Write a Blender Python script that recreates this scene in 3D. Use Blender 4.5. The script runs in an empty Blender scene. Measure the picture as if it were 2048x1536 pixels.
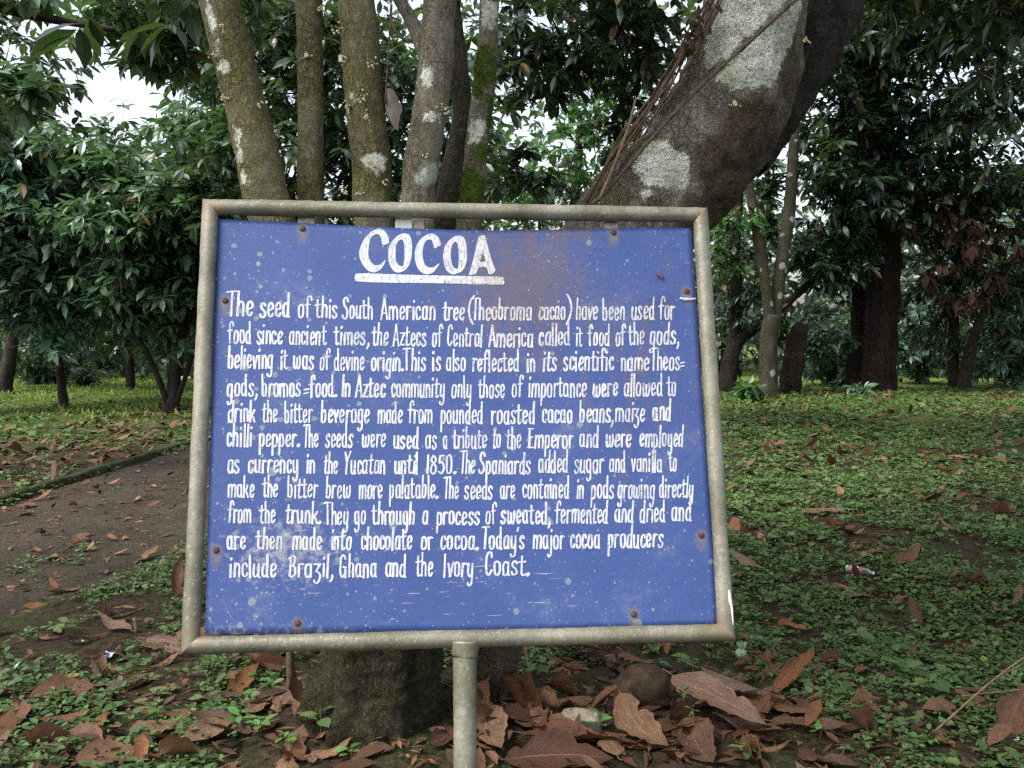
import bpy, bmesh, math, random
import numpy as np
from mathutils import Vector, Matrix
from mathutils.geometry import tessellate_polygon

S = bpy.context.scene
COL = S.collection
R = np.random.default_rng(7)
random.seed(7)

# ------------------------------------------------------------------ camera, sky, sun, exposure
F = 1991.0                    # focal length in photo pixels (2048 wide)
CAM_Z = 1.35
PITCH = math.atan((768 - 660) / F)
cam_d = bpy.data.cameras.new('camera')
cam_d.sensor_width = 36.0
cam_d.lens = F * 36.0 / 2048.0
cam_d.clip_start = 0.05
cam_d.clip_end = 2000
cam = bpy.data.objects.new('camera', cam_d)
cam.location = (0, 0, CAM_Z)
cam.rotation_euler = (math.pi / 2 - PITCH, 0, 0)
COL.objects.link(cam)
S.camera = cam

SUN_EL, SUN_AZ = math.radians(55), math.radians(240)   # azimuth clockwise from +y: behind the camera, to the left
W = bpy.data.worlds.new("World")
S.world = W
W.use_nodes = True
wn = W.node_tree
bg = wn.nodes['Background']
sky = wn.nodes.new('ShaderNodeTexSky')
sky.sky_type = 'NISHITA'
sky.sun_disc = False
sky.sun_elevation = SUN_EL
sky.sun_rotation = SUN_AZ
sky.air_density = 1.0
sky.dust_density = 4.0
sky.ozone_density = 1.0
hs = wn.nodes.new('ShaderNodeHueSaturation')
hs.inputs['Saturation'].default_value = 0.5
wn.links.new(sky.outputs[0], hs.inputs['Color'])
wn.links.new(hs.outputs[0], bg.inputs['Color'])
bg.inputs['Strength'].default_value = 0.15

sd = bpy.data.lights.new('sun', 'SUN')
sd.energy = 1.15
sd.angle = math.radians(14)
sd.color = (1.0, 0.97, 0.92)
sun = bpy.data.objects.new('sun', sd)
tosun = Vector((math.sin(SUN_AZ) * math.cos(SUN_EL), math.cos(SUN_AZ) * math.cos(SUN_EL), math.sin(SUN_EL)))
sun.rotation_euler = tosun.to_track_quat('Z', 'Y').to_euler()
sun.location = (-6, -8, 14)
COL.objects.link(sun)

S.view_settings.view_transform = 'Standard'
S.view_settings.look = 'None'
S.view_settings.gamma = 1
S.view_settings.exposure = 1.5
S.render.engine = 'CYCLES'
S.cycles.use_denoising = False
S.cycles.max_bounces = 8
S.cycles.transparent_max_bounces = 8

# ------------------------------------------------------------------ helpers
CP, SP = math.cos(PITCH), math.sin(PITCH)

def ray(x, y):
    """direction (per metre of depth) of a photo pixel"""
    dx, dy, dz = (x - 1024) / F, 1.0, -(y - 768) / F
    d = np.array([dx, CP * dy + SP * dz, -SP * dy + CP * dz])
    return d / d[1]

def at(x, y, D):
    """the point seen at photo pixel (x, y) at D metres in front of the camera"""
    return np.array([0, 0, CAM_Z]) + ray(x, y) * D

def project(P):
    P = np.asarray(P, float) - np.array([0, 0, CAM_Z])
    f = P[..., 1] * CP - P[..., 2] * SP
    u = P[..., 1] * SP + P[..., 2] * CP
    return np.stack([1024 + F * P[..., 0] / f, 768 - F * u / f], -1)

def make_noise(seed, n=14):
    r = np.random.default_rng(seed)
    k = r.normal(size=(n, 3))
    k *= (r.uniform(.6, 1.6, n) / np.linalg.norm(k, axis=1))[:, None]
    ph = r.uniform(0, 6.28, n)
    def f(P, scale=1.0):
        P = np.asarray(P, float) * scale * 6.28
        a = np.zeros(P.shape[:-1])
        for i in range(n):
            a += np.sin(P[..., 0] * k[i, 0] + P[..., 1] * k[i, 1] + P[..., 2] * k[i, 2] + ph[i])
        return a / math.sqrt(n / 2) * .7
    return f
N1, N2, N3 = make_noise(1), make_noise(2), make_noise(3)

def xyz(x, y):
    x, y = np.broadcast_arrays(np.asarray(x, float), np.asarray(y, float))
    return np.stack([x, y, np.zeros_like(x)], -1)

KX0, KSL = -4.455, 0.05          # the kerb line: x = KX0 + KSL*y
def kerb_x(y): return KX0 + KSL * np.asarray(y, float)
def path_l(y): return kerb_x(y) + .05
def path_r(y):
    y = np.asarray(y, float)
    return -2.40 + np.where(y < 6.4, .21 * (y - 4.9), .315 + .04 * (y - 6.4)) + .12 * N1(xyz(y, 0 * y + 3), .35) + .06 * N2(xyz(y, 0 * y), 1.3)

def ground_h(x, y):
    x, y = np.asarray(x, float), np.asarray(y, float)
    P = xyz(x, y)
    near = np.exp(-(np.hypot(x, y - 5) / 25) ** 2)
    h = near * (.016 * N1(P, .45) + .010 * N2(P, 1.4) + .006 * N3(P, 3.3))
    onp = np.clip((path_r(y) + .15 - x) / .25, 0, 1) * np.clip((x - kerb_x(y) + .02) / .06, 0, 1)
    h = h * (1 - .75 * onp) - .035 * onp
    mound = .075 * np.exp(-((x + .3) ** 2 + (y - 3.4) ** 2) / .35)
    rise = .12 * np.exp(-((x - 7) / 7) ** 2) * np.clip((y - 8) / 9, 0, 1)
    return h + mound + rise

def gpt(x, y):
    """ground point under photo pixel"""
    r = ray(x, y)
    D = CAM_Z / max(-r[2], 1e-3)
    for _ in range(6):
        p = np.array([0, 0, CAM_Z]) + r * D
        D = (CAM_Z - float(ground_h(p[0], p[1]))) / max(-r[2], 1e-3)
    return np.array([0, 0, CAM_Z]) + r * D

def mesh_np(name, V, faces, mats, parent=None, smooth=True, mat_idx=None, uv=None, attrs=None):
    """V (n,3); faces: list of int arrays (m,3) or (m,4). ONE mesh object."""
    V = np.asarray(V, np.float32)
    me = bpy.data.meshes.new(name)
    me.vertices.add(len(V))
    me.vertices.foreach_set('co', V.ravel())
    faces = [np.asarray(f, np.int32) for f in faces if len(f)]
    loops = np.concatenate([f.ravel() for f in faces])
    cnt = np.concatenate([np.full(len(f), f.shape[1], np.int32) for f in faces])
    st = np.concatenate([[0], np.cumsum(cnt)[:-1]]).astype(np.int32)
    me.loops.add(len(loops))
    me.loops.foreach_set('vertex_index', loops)
    me.polygons.add(len(cnt))
    me.polygons.foreach_set('loop_start', st)
    me.polygons.foreach_set('loop_total', cnt)
    me.polygons.foreach_set('use_smooth', np.full(len(cnt), smooth))
    for m in (mats if isinstance(mats, (list, tuple)) else [mats]):
        me.materials.append(m)
    if mat_idx is not None:
        me.polygons.foreach_set('material_index', np.asarray(mat_idx, np.int32))
    if uv is not None:
        l = me.uv_layers.new(name='UVMap')
        l.data.foreach_set('uv', np.asarray(uv, np.float32)[loops].ravel())
    for k, a in (attrs or {}).items():
        at_ = me.attributes.new(k, 'FLOAT', 'POINT')
        at_.data.foreach_set('value', np.asarray(a, np.float32))
    me.update(calc_edges=True)
    me.validate()
    o = bpy.data.objects.new(name, me)
    COL.objects.link(o)
    if parent is not None:
        o.parent = parent
    return o

def empty(name, loc, label, cat, group=None):
    o = bpy.data.objects.new(name, None)
    o.location = [float(a) for a in loc]
    o.empty_display_size = .1
    COL.objects.link(o)
    return tag(o, label, cat, group)

def tag(o, label=None, cat=None, group=None, kind=None):
    if label: o['label'] = label
    if cat: o['category'] = cat
    if group: o['group'] = group
    if kind: o['kind'] = kind
    return o

class MB:
    """collects pieces of ONE mesh"""
    def __init__(s):
        s.V, s.Fq, s.n, s.mi, s.uv = [], [], 0, [], []
    def add(s, V, faces, mi=0, uv=None):
        V = np.asarray(V, float)
        s.V.append(V)
        s.uv.append(np.zeros((len(V), 2)) if uv is None else np.asarray(uv, float))
        for f in faces:
            f = np.asarray(f, int)
            if len(f):
                s.Fq.append(f + s.n)
                s.mi.append(np.full(len(f), mi))
        s.n += len(V)
        return s
    def build(s, name, mats, parent=None, smooth=True, origin=(0, 0, 0), attrs=None):
        V = np.concatenate(s.V) - np.asarray(origin)
        return mesh_np(name, V, s.Fq, mats, parent, smooth, np.concatenate(s.mi), np.concatenate(s.uv), attrs)

def catmull(P, ds):
    P = np.asarray(P, float)
    if len(P) < 2: return P
    Q = np.vstack([2 * P[0] - P[1], P, 2 * P[-1] - P[-2]])
    out = []
    for i in range(1, len(Q) - 2):
        L = np.linalg.norm((Q[i + 1] - Q[i])[:3])
        n = max(1, int(math.ceil(L / ds)))
        t = np.linspace(0, 1, n, endpoint=False)[:, None]
        a, b, c, d = Q[i - 1], Q[i], Q[i + 1], Q[i + 2]
        out.append(.5 * (2 * b + (c - a) * t + (2 * a - 5 * b + 4 * c - d) * t ** 2 + (3 * b - a - 3 * c + d) * t ** 3))
    out.append(P[-1:])
    return np.vstack(out)

def tube(path, rad, seg=12, ds=.05, amp=0.0, nsc=3.0, lobes=None, caps=True, resample=True):
    """tapered tube through points; returns V, [quads, tris]"""
    PR = np.column_stack([np.asarray(path, float), np.asarray(rad, float)])
    if resample: PR = catmull(PR, ds)
    P, r = PR[:, :3], np.maximum(PR[:, 3], 1e-4)
    n = len(P)
    T = np.gradient(P, axis=0)
    T /= np.linalg.norm(T, axis=1)[:, None] + 1e-12
    u = np.cross(T[0], [0, 0, 1.0])
    if np.linalg.norm(u) < .1: u = np.cross(T[0], [0, 1.0, 0])
    u /= np.linalg.norm(u)
    U = []
    for i in range(n):
        u = u - T[i] * (u @ T[i])
        u /= np.linalg.norm(u)
        U.append(u)
    U = np.array(U)
    B = np.cross(T, U)
    a = np.linspace(0, 2 * math.pi, seg, endpoint=False)
    D = U[:, None, :] * np.cos(a)[None, :, None] + B[:, None, :] * np.sin(a)[None, :, None]
    rr = np.repeat(r[:, None], seg, 1)
    if lobes is not None: rr = rr * lobes(P[:, None, :] + 0 * D, a[None, :])
    V = P[:, None, :] + D * rr[:, :, None]
    if amp:
        V = V + D * (rr * amp * (N1(V, nsc) + .5 * N2(V, nsc * 2.3) + .3 * N3(V, nsc * 5) + .22 * N1(V, nsc * 9) * N2(V, nsc * 7)))[:, :, None]
    idx = np.arange(n * seg).reshape(n, seg)
    q = np.stack([idx[:-1], np.roll(idx, -1, 1)[:-1], np.roll(idx, -1, 1)[1:], idx[1:]], -1).reshape(-1, 4)
    V = V.reshape(-1, 3)
    tris = []
    if caps:
        c0, c1 = len(V), len(V) + 1
        V = np.vstack([V, P[0], P[-1]])
        k = np.arange(seg)
        tris = np.vstack([np.stack([np.full(seg, c0), (k + 1) % seg, k], 1),
                          np.stack([np.full(seg, c1), idx[-1][k], idx[-1][(k + 1) % seg]], 1)])
    return V, [q, tris]

def unit(v):
    return v / (np.linalg.norm(v, axis=-1, keepdims=True) + 1e-9)

def leaf_mesh(pos, d, up, L, Wd, fold=.25, droop=.25, simple=False):
    """many leaves at once. pos, d (growing direction), up: (n,3); L, Wd: (n,)"""
    n = len(pos)
    d = unit(d)
    s = unit(np.cross(d, up))
    u = np.cross(s, d)
    L = np.broadcast_to(L, (n,)); Wd = np.broadcast_to(Wd, (n,))
    fold = np.broadcast_to(fold, (n,)); droop = np.broadcast_to(droop, (n,))
    def p(t, w, z):
        return pos + d * (t * L)[:, None] + s * (w * Wd)[:, None] + u * (z - droop * L * t * t + np.abs(w) * Wd * fold)[:, None]
    o = np.zeros(n)
    b = np.arange(n)[:, None]
    if simple:
        V = np.stack([p(0, 0, o), p(.5, -.5, o), p(.45, 0, o), p(.5, .5, o), p(1, 0, o)], 1)
        t = b[:, :, None] * 5 + np.array([[0, 2, 1], [0, 3, 2], [1, 2, 4], [2, 3, 4]])[None]
        return V.reshape(-1, 3), [t.reshape(-1, 3)]
    V = np.stack([p(0, 0, o), p(.3, -.42, o), p(.3, 0, o), p(.3, .42, o), p(.66, -.46, o), p(.66, 0, o), p(.66, .46, o), p(1, 0, o)], 1)
    t = b[:, :, None] * 8 + np.array([[0, 2, 1], [0, 3, 2], [4, 5, 7], [5, 6, 7]])[None]
    q = b[:, :, None] * 8 + np.array([[1, 2, 5, 4], [2, 3, 6, 5]])[None]
    return V.reshape(-1, 3), [t.reshape(-1, 3), q.reshape(-1, 4)]

# ------------------------------------------------------------------ node helper
class NT:
    def __init__(s, name):
        s.m = bpy.data.materials.new(name)
        s.m.use_nodes = True
        s.t = s.m.node_tree
        s.t.nodes.clear()
        s.out = s.t.nodes.new('ShaderNodeOutputMaterial')
    def n(s, typ, ins=None, **kw):
        nd = s.t.nodes.new('ShaderNode' + typ)
        for k, v in kw.items(): setattr(nd, k, v)
        for k, v in (ins or {}).items(): s.set(nd.inputs[k], v)
        return nd
    def set(s, sock, v):
        if isinstance(v, bpy.types.NodeSocket): s.t.links.new(v, sock)
        elif isinstance(v, bpy.types.Node): s.t.links.new(v.outputs[0], sock)
        else:
            if sock.type == 'RGBA' and len(v) == 3: v = (*v, 1)
            sock.default_value = v
    def math(s, op, a, b=0.0, c=0.0, clamp=False):
        nd = s.n('Math', {0: a, 1: b, 2: c}, operation=op)
        nd.use_clamp = clamp
        return nd.outputs[0]
    def mix(s, f, a, b, blend='MIX'):
        nd = s.n('Mix', data_type='RGBA', blend_type=blend)
        s.set(nd.inputs[0], f); s.set(nd.inputs[6], a); s.set(nd.inputs[7], b)
        return nd.outputs[2]
    def noise(s, vec, scale, detail=4.0, rough=.55, dist=0.0):
        return s.n('TexNoise', {'Vector': vec, 'Scale': scale, 'Detail': detail, 'Roughness': rough, 'Distortion': dist})
    def ramp(s, f, a, b, lo=0.0, hi=1.0):
        nd = s.n('MapRange', {0: f, 1: a, 2: b, 3: lo, 4: hi})
        nd.clamp = True
        return nd.outputs[0]
    def mapping(s, vec, scale=(1, 1, 1), rot=(0, 0, 0), loc=(0, 0, 0)):
        return s.n('Mapping', {'Vector': vec, 'Scale': scale, 'Rotation': rot, 'Location': loc}).outputs[0]
    def finish(s, color, rough=.7, bump=None, bdist=.01, bstr=.6, spec=.3, metal=0.0, trans=None, alpha=None):
        p = s.n('BsdfPrincipled')
        s.set(p.inputs['Base Color'], color); s.set(p.inputs['Roughness'], rough)
        s.set(p.inputs['Specular IOR Level'], spec); s.set(p.inputs['Metallic'], metal)
        if bump is not None:
            b = s.n('Bump', {'Height': bump, 'Distance': bdist, 'Strength': bstr})
            s.set(p.inputs['Normal'], b.outputs[0])
        sh = p.outputs[0]
        if trans is not None:
            tr = s.n('BsdfTranslucent')
            s.set(tr.inputs['Color'], trans[0])
            mx = s.n('MixShader', {0: trans[1], 1: sh, 2: tr.outputs[0]})
            sh = mx.outputs[0]
        s.t.links.new(sh, s.out.inputs['Surface'])
        return s.m

def m_leaf(name, c1, c2, rough=.34, trans=.3, spec=.75, dead=0.0):
    n = NT(name)
    g = n.n('NewGeometry')
    rnd = g.outputs['Random Per Island']
    c = n.mix(n.ramp(rnd, 0, 1), c1, c2)
    if dead:
        c = n.mix(n.math('GREATER_THAN', rnd, 1 - dead), c, (.16, .09, .03))
    nz = n.noise(n.n('TexCoord').outputs['Object'], 9, 2)
    c = n.mix(n.ramp(nz.outputs[0], .3, .7), c, n.mix(.35, c, (.01, .02, .01)))
    tc = n.mix(.5, c, (.12, .22, .03))
    return n.finish(c, rough, spec=spec, trans=(tc, trans))

def m_bark(name, dark, mid, light, moss=(.06, .08, .02), moss_amt=.4, lichen=.1, lichen_col=(.42, .44, .36), scale=1.0, ridge=6, bd=.012, att=False, crk=.55, stretch=.35, fd=.6):
    n = NT(name)
    co = n.n('TexCoord').outputs['Object']
    st = n.mapping(co, (1, 1, stretch))
    a = n.noise(st, 14 * scale, 8, .65)
    b = n.noise(co, 3.2 * scale, 5, .6)
    c = n.noise(co, 42 * scale, 5, .7)
    fine = n.noise(n.mapping(co, (1, 1, 1.6)), 95 * scale, 5, .75)
    col = n.mix(n.ramp(a.outputs[0], .36, .66), dark, mid)
    col = n.mix(n.math('MULTIPLY', n.ramp(c.outputs[0], .5, .72), .6), col, light)
    mk = n.math('MULTIPLY', n.ramp(b.outputs[0], .62 - moss_amt * .35, .74 - moss_amt * .3), n.ramp(a.outputs[0], .3, .5))
    col = n.mix(n.math('MULTIPLY', mk, .85), col, n.mix(n.ramp(c.outputs[0], .35, .65), moss, tuple(x * 1.9 for x in moss)))
    col = n.mix(n.ramp(fine.outputs[0], .60, .38, 0.0, fd), col, dark)
    wc = n.n('VectorMath', {0: n.mapping(co, (1, 1, .45)), 1: n.n('VectorMath', {0: a.outputs[1], 3: .05}, operation='SCALE').outputs[0]}, operation='ADD').outputs[0]
    cr1 = n.n('TexVoronoi', {'Vector': wc, 'Scale': 34.0 * scale}, feature='DISTANCE_TO_EDGE')
    cr2 = n.n('TexVoronoi', {'Vector': wc, 'Scale': 85.0 * scale}, feature='DISTANCE_TO_EDGE')
    crack = n.math('MULTIPLY', n.math('MAXIMUM', n.ramp(cr1.outputs[0], .10, .0), n.math('MULTIPLY', n.ramp(cr2.outputs[0], .12, .0), .6)), n.ramp(b.outputs[0], .38, .55))
    col = n.mix(n.math('MULTIPLY', crack, crk), col, tuple(x * .5 for x in dark))
    spk = n.noise(co, 130 * scale, 3, .6)
    col = n.mix(n.ramp(spk.outputs[0], .60, .68, 0, .55), col, light)
    # pale crusty lichen blotches
    wv = n.n('VectorMath', {0: co, 1: n.n('VectorMath', {0: n.noise(co, 11, 4).outputs[1], 3: .10}, operation='SCALE').outputs[0]}, operation='ADD').outputs[0]
    v = n.n('TexVoronoi', {'Vector': wv, 'Scale': 5.0 * scale})
    keep = n.n('SeparateColor', {0: v.outputs['Color']})
    lm = n.math('MULTIPLY', n.math('LESS_THAN', keep.outputs[0], lichen), n.ramp(v.outputs[0], .30, .24))
    lm = n.math('MULTIPLY', lm, n.ramp(c.outputs[0], .30, .42))
    col = n.mix(lm, col, lichen_col)
    h = n.math('ADD', n.math('ADD', n.math('MULTIPLY', a.outputs[0], 1.3), n.math('MULTIPLY', c.outputs[0], .6)), n.math('SUBTRACT', n.math('MULTIPLY', fine.outputs[0], .5), n.math('MULTIPLY', crack, .55)))
    if att:
        sdv = n.n('Attribute', attribute_name='lichen').outputs['Fac']
        edge = n.math('ADD', sdv, n.math('MULTIPLY', n.math('SUBTRACT', n.noise(co, 30, 6, .72).outputs[0], .5), .085))
        f = n.math('MULTIPLY', n.ramp(edge, -.003, .005), n.ramp(n.noise(co, 48, 6, .75).outputs[0], .34, .43, .35, 1.0))
        pit = n.noise(co, 95, 4, .6)
        pc = n.mix(n.ramp(pit.outputs[0], .3, .62), (.36, .38, .30), (.80, .80, .70))
        pc = n.mix(n.math('MULTIPLY', n.ramp(n.noise(co, 9, 4).outputs[0], .42, .66), .75), pc, (.27, .30, .17))
        col = n.mix(f, col, pc)
        mo = n.n('Attribute', attribute_name='moss').outputs['Fac']
        mf = n.ramp(n.math('ADD', mo, n.math('MULTIPLY', n.math('SUBTRACT', n.noise(co, 22, 5, .7).outputs[0], .5), 1.4)), .45, .6)
        col = n.mix(mf, col, n.mix(n.ramp(c.outputs[0], .3, .7), (.035, .065, .008), (.11, .16, .02)))
        br = n.n('Attribute', attribute_name='rusty').outputs['Fac']
        bf = n.ramp(n.math('ADD', br, n.math('MULTIPLY', n.math('SUBTRACT', n.noise(co, 12, 6, .7).outputs[0], .5), 1.2)), .35, .75)
        col = n.mix(n.math('MULTIPLY', n.math('MULTIPLY', bf, n.math('SUBTRACT', 1.0, f)), .85), col, n.mix(n.ramp(fine.outputs[0], .38, .62), (.026, .018, .010), (.17, .115, .068)))
        h = n.mix(f, h, n.math('ADD', .62, n.math('MULTIPLY', pit.outputs[0], .5)))
        h = n.math('ADD', h, n.math('MULTIPLY', mf, .5))
    return n.finish(col, .85, h, bd, .9, spec=.2)

M = {}
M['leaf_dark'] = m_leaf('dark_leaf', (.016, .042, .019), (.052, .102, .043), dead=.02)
M['leaf_blue'] = m_leaf('bluish_leaf', (.055, .135, .085), (.145, .26, .165), dead=.015)  # bluish sky sheen tinted into this green, as in leaf_mid
M['leaf_mid'] = m_leaf('mid_green_leaf', (.052, .130, .060), (.145, .255, .120), dead=.02)
M['leaf_black'] = m_leaf('deep_shade_leaf', (.009, .024, .014), (.032, .060, .034), dead=.04, trans=.2)  # leaf green darkened to carry the wood's deep shade
M['leaf_bright'] = m_leaf('bright_young_leaf', (.05, .14, .035), (.10, .24, .06), trans=.4)
M['leaf_brown'] = m_leaf('withered_leaf', (.035, .016, .012), (.085, .042, .030), trans=.15, spec=.15, rough=.8)
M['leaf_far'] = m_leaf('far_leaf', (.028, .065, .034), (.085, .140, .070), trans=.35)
M['bark_stem'] = m_bark('mossy_stem_bark', (.10, .088, .050), (.24, .215, .135), (.42, .39, .28), moss=(.125, .118, .034), moss_amt=.75, lichen=.20, att=True)
M['bark_pale'] = m_bark('pale_stem_bark', (.13, .110, .074), (.30, .265, .19), (.46, .44, .34), moss=(.13, .13, .06), moss_amt=.3, lichen=.32, lichen_col=(.40, .42, .33), att=True)
M['bark_shade'] = m_bark('shaded_stem_bark', (.05, .042, .03), (.12, .10, .072), (.22, .20, .15), moss=(.05, .055, .02), moss_amt=.5, lichen=.1, att=True)  # darker stem bark, the back stem's shadow put into its colour
M['bark_big'] = m_bark('grey_brown_bark', (.15, .125, .088), (.45, .40, .31), (.70, .66, .56), moss=(.13, .13, .06), moss_amt=.25, lichen=.22, att=True, bd=.05, crk=.5, fd=.35)
M['bark_base'] = m_bark('mossy_root_bark', (.017, .014, .008), (.082, .070, .038), (.18, .16, .095), moss=(.048, .050, .015), moss_amt=.65, lichen=.03, bd=.045, crk=.75)
M['bark_dark'] = m_bark('dark_bark', (.016, .013, .010), (.045, .036, .028), (.10, .085, .07), moss=(.03, .04, .015), moss_amt=.3, lichen=.05, scale=.6, bd=.02)
M['bark_red'] = m_bark('reddish_bark', (.012, .007, .006), (.050, .030, .024), (.12, .085, .068), moss=(.03, .03, .014), moss_amt=.1, lichen=.03, scale=.6, bd=.09, stretch=.06)
M['bark_spot'] = m_bark('spotted_bark', (.026, .023, .015), (.075, .068, .045), (.20, .19, .15), moss=(.045, .048, .018), moss_amt=.45, lichen=.45, lichen_col=(.30, .31, .26), scale=.9)
M['bark_deadwood'] = m_bark('bleached_wood', (.12, .10, .08), (.25, .22, .18), (.40, .37, .32), moss_amt=0, lichen=0)

def m_ground():
    n = NT('soil')
    co = n.n('NewGeometry').outputs['Position']
    a = n.noise(co, 2.2, 6, .65); b = n.noise(co, 24, 6, .7); c = n.noise(co, .35, 3)
    col = n.mix(n.ramp(b.outputs[0], .35, .68), (.018, .013, .008), (.072, .050, .031))
    col = n.mix(n.ramp(a.outputs[0], .45, .65), col, n.mix(n.ramp(b.outputs[0], .4, .6), (.020, .030, .012), (.05, .06, .02)))
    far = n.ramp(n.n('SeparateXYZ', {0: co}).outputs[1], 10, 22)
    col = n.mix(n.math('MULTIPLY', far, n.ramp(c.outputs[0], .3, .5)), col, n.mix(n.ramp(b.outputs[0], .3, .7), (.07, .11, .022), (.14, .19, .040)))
    return n.finish(col, .95, b.outputs[0], .03, .8, spec=.1)
M['ground'] = m_ground()

def m_path():
    n = NT('packed_dirt')
    co = n.n('NewGeometry').outputs['Position']
    a = n.noise(co, 1.6, 6, .6); b = n.noise(co, 38, 6, .75); c = n.noise(n.mapping(co, (1, .5, 1)), 9, 5, .6)
    col = n.mix(n.ramp(a.outputs[0], .35, .65), (.050, .039, .026), (.092, .073, .051))
    col = n.mix(n.ramp(b.outputs[0], .42, .66), n.mix(.5, col, (.018, .014, .010)), col)
    col = n.mix(n.math('MULTIPLY', n.ramp(c.outputs[0], .55, .7), .5), col, (.05, .05, .025))
    v = n.n('TexVoronoi', {'Vector': co, 'Scale': 70.0})
    col = n.mix(n.math('MULTIPLY', n.ramp(v.outputs[0], .30, .16), n.math('GREATER_THAN', n.n('SeparateColor', {0: v.outputs['Color']}).outputs[0], .8)), col, (.22, .19, .15))
    h = n.math('ADD', b.outputs[0], n.math('MULTIPLY', c.outputs[0], .6))
    return n.finish(col, .92, h, .03, .9, spec=.15)
M['path'] = m_path()
M['kerb'] = m_bark('mossy_kerb', (.025, .024, .016), (.07, .065, .045), (.14, .13, .10), moss=(.04, .05, .016), moss_amt=.9, lichen=.05)

def m_dead(own=False):
    n = NT('coloured_dead_leaf' if own else 'dead_leaf')
    oi = n.n('ObjectInfo').outputs['Random']
    uv = n.n('TexCoord').outputs['UV']
    sx = n.n('SeparateXYZ', {0: uv})
    u, v = sx.outputs[0], sx.outputs[1]
    base = n.n('ValToRGB', {0: oi})
    cr = base.color_ramp
    cr.elements[0].color = (.12, .046, .019, 1); cr.elements[1].color = (.22, .145, .090, 1)
    for p, c in ((.15, (.25, .14, .072, 1)), (.28, (.18, .068, .024, 1)), (.42, (.060, .026, .014, 1)), (.56, (.28, .155, .078, 1)), (.68, (.27, .095, .026, 1)), (.78, (.070, .034, .020, 1)), (.88, (.21, .105, .050, 1))):
        e = cr.elements.new(p); e.color = c
    if own: base = n.n('Gamma', {'Color': n.n('ObjectInfo').outputs['Color'], 'Gamma': 1.0})
    nz = n.noise(uv, 5, 6, .65)
    nz2 = n.noise(uv, 30, 5, .7)
    c = n.mix(n.ramp(nz.outputs[0], .3, .7), n.mix(.72, base.outputs[0], (.028, .015, .010)), base.outputs[0])
    c = n.mix(n.math('MULTIPLY', n.ramp(nz2.outputs[0], .56, .7), .5), c, (.05, .03, .02))
    av = n.math('ABSOLUTE', v)
    vein = n.math('PINGPONG', n.math('ADD', n.math('MULTIPLY', u, 11.0), n.math('MULTIPLY', av, -3.0)), .5)
    vm = n.math('MAXIMUM', n.ramp(av, .05, .02), n.math('MULTIPLY', n.ramp(vein, .06, .01), .7))
    c = n.mix(n.math('MULTIPLY', vm, .6), c, n.mix(.5, base.outputs[0], (.36, .26, .17)))
    return n.finish(c, .62, n.math('ADD', vm, n.math('MULTIPLY', nz2.outputs[0], .5)), .003, .7, spec=.3, trans=((.18, .09, .04), .08))
M['dead'] = m_dead()
M['dead_own'] = m_dead(True)

def m_litter():
    n = NT('leaf_litter')
    rnd = n.n('NewGeometry').outputs['Random Per Island']
    base = n.n('ValToRGB', {0: rnd})
    cr = base.color_ramp
    cr.elements[0].color = (.055, .024, .012, 1); cr.elements[1].color = (.24, .135, .070, 1)
    for p, c in ((.3, (.13, .060, .030, 1)), (.55, (.17, .10, .062, 1)), (.75, (.042, .022, .014, 1)), (.9, (.20, .085, .030, 1))):
        e = cr.elements.new(p); e.color = c
    nz = n.noise(n.n('NewGeometry').outputs['Position'], 40, 4, .65)
    c = n.mix(n.ramp(nz.outputs[0], .35, .65), n.mix(.5, base.outputs[0], (.03, .018, .012)), base.outputs[0])
    return n.finish(c, .7, nz.outputs[0], .004, .5, spec=.25)
M['litter'] = m_litter()
M['cover'] = m_leaf('ground_cover_leaf', (.044, .098, .026), (.155, .245, .074), trans=.25, rough=.5, spec=.3)
M['moss_tuft'] = m_leaf('moss_tuft', (.05, .085, .010), (.13, .18, .025), rough=.8, spec=.1)
M['lawn'] = m_leaf('lawn_blade', (.14, .22, .035), (.29, .37, .075), trans=.3, rough=.6, spec=.2)
M['sprout'] = m_leaf('seedling_leaf', (.07, .19, .03), (.14, .30, .06), trans=.3, rough=.45)

def m_pipe():
    n = NT('weathered_galvanised_pipe')
    co = n.n('TexCoord').outputs['Object']
    a = n.noise(co, 9, 5, .6); b = n.noise(co, 140, 4, .7); c = n.noise(co, 26, 5, .65)
    col = n.mix(n.ramp(a.outputs[0], .35, .65), (.135, .130, .090), (.27, .258, .20))
    col = n.mix(n.math('MULTIPLY', n.ramp(b.outputs[0], .54, .66), .55), col, (.12, .11, .075))
    col = n.mix(n.math('MULTIPLY', n.ramp(b.outputs[0], .42, .34), .5), col, (.48, .465, .40))
    col = n.mix(n.math('MULTIPLY', n.ramp(c.outputs[0], .62, .74), .7), col, (.30, .20, .12))
    col = n.mix(n.math('MULTIPLY', n.ramp(n.noise(co, 5, 4, .6).outputs[0], .5, .7), .45), col, (.20, .20, .10))
    jt = n.n('Attribute', attribute_name='joint').outputs['Fac']
    jf = n.ramp(n.math('ADD', jt, n.math('MULTIPLY', n.math('SUBTRACT', c.outputs[0], .5), 2.4)), .45, .95)
    col = n.mix(n.math('MULTIPLY', jf, .4), col, n.mix(n.ramp(b.outputs[0], .4, .6), (.20, .085, .05), (.28, .19, .11)))
    long = n.noise(n.mapping(co, (1, 1, .12)), 16, 5, .7)
    col = n.mix(n.ramp(long.outputs[0], .5, .68, 0, .5), col, (.115, .11, .055))
    h = n.math('ADD', b.outputs[0], n.math('ADD', n.math('MULTIPLY', c.outputs[0], .7), n.math('MULTIPLY', jt, 1.5)))
    return n.finish(col, n.ramp(c.outputs[0], .3, .7, .38, .6), h, .0012, .6, spec=.5, metal=.25)
M['pipe'] = m_pipe()

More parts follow.
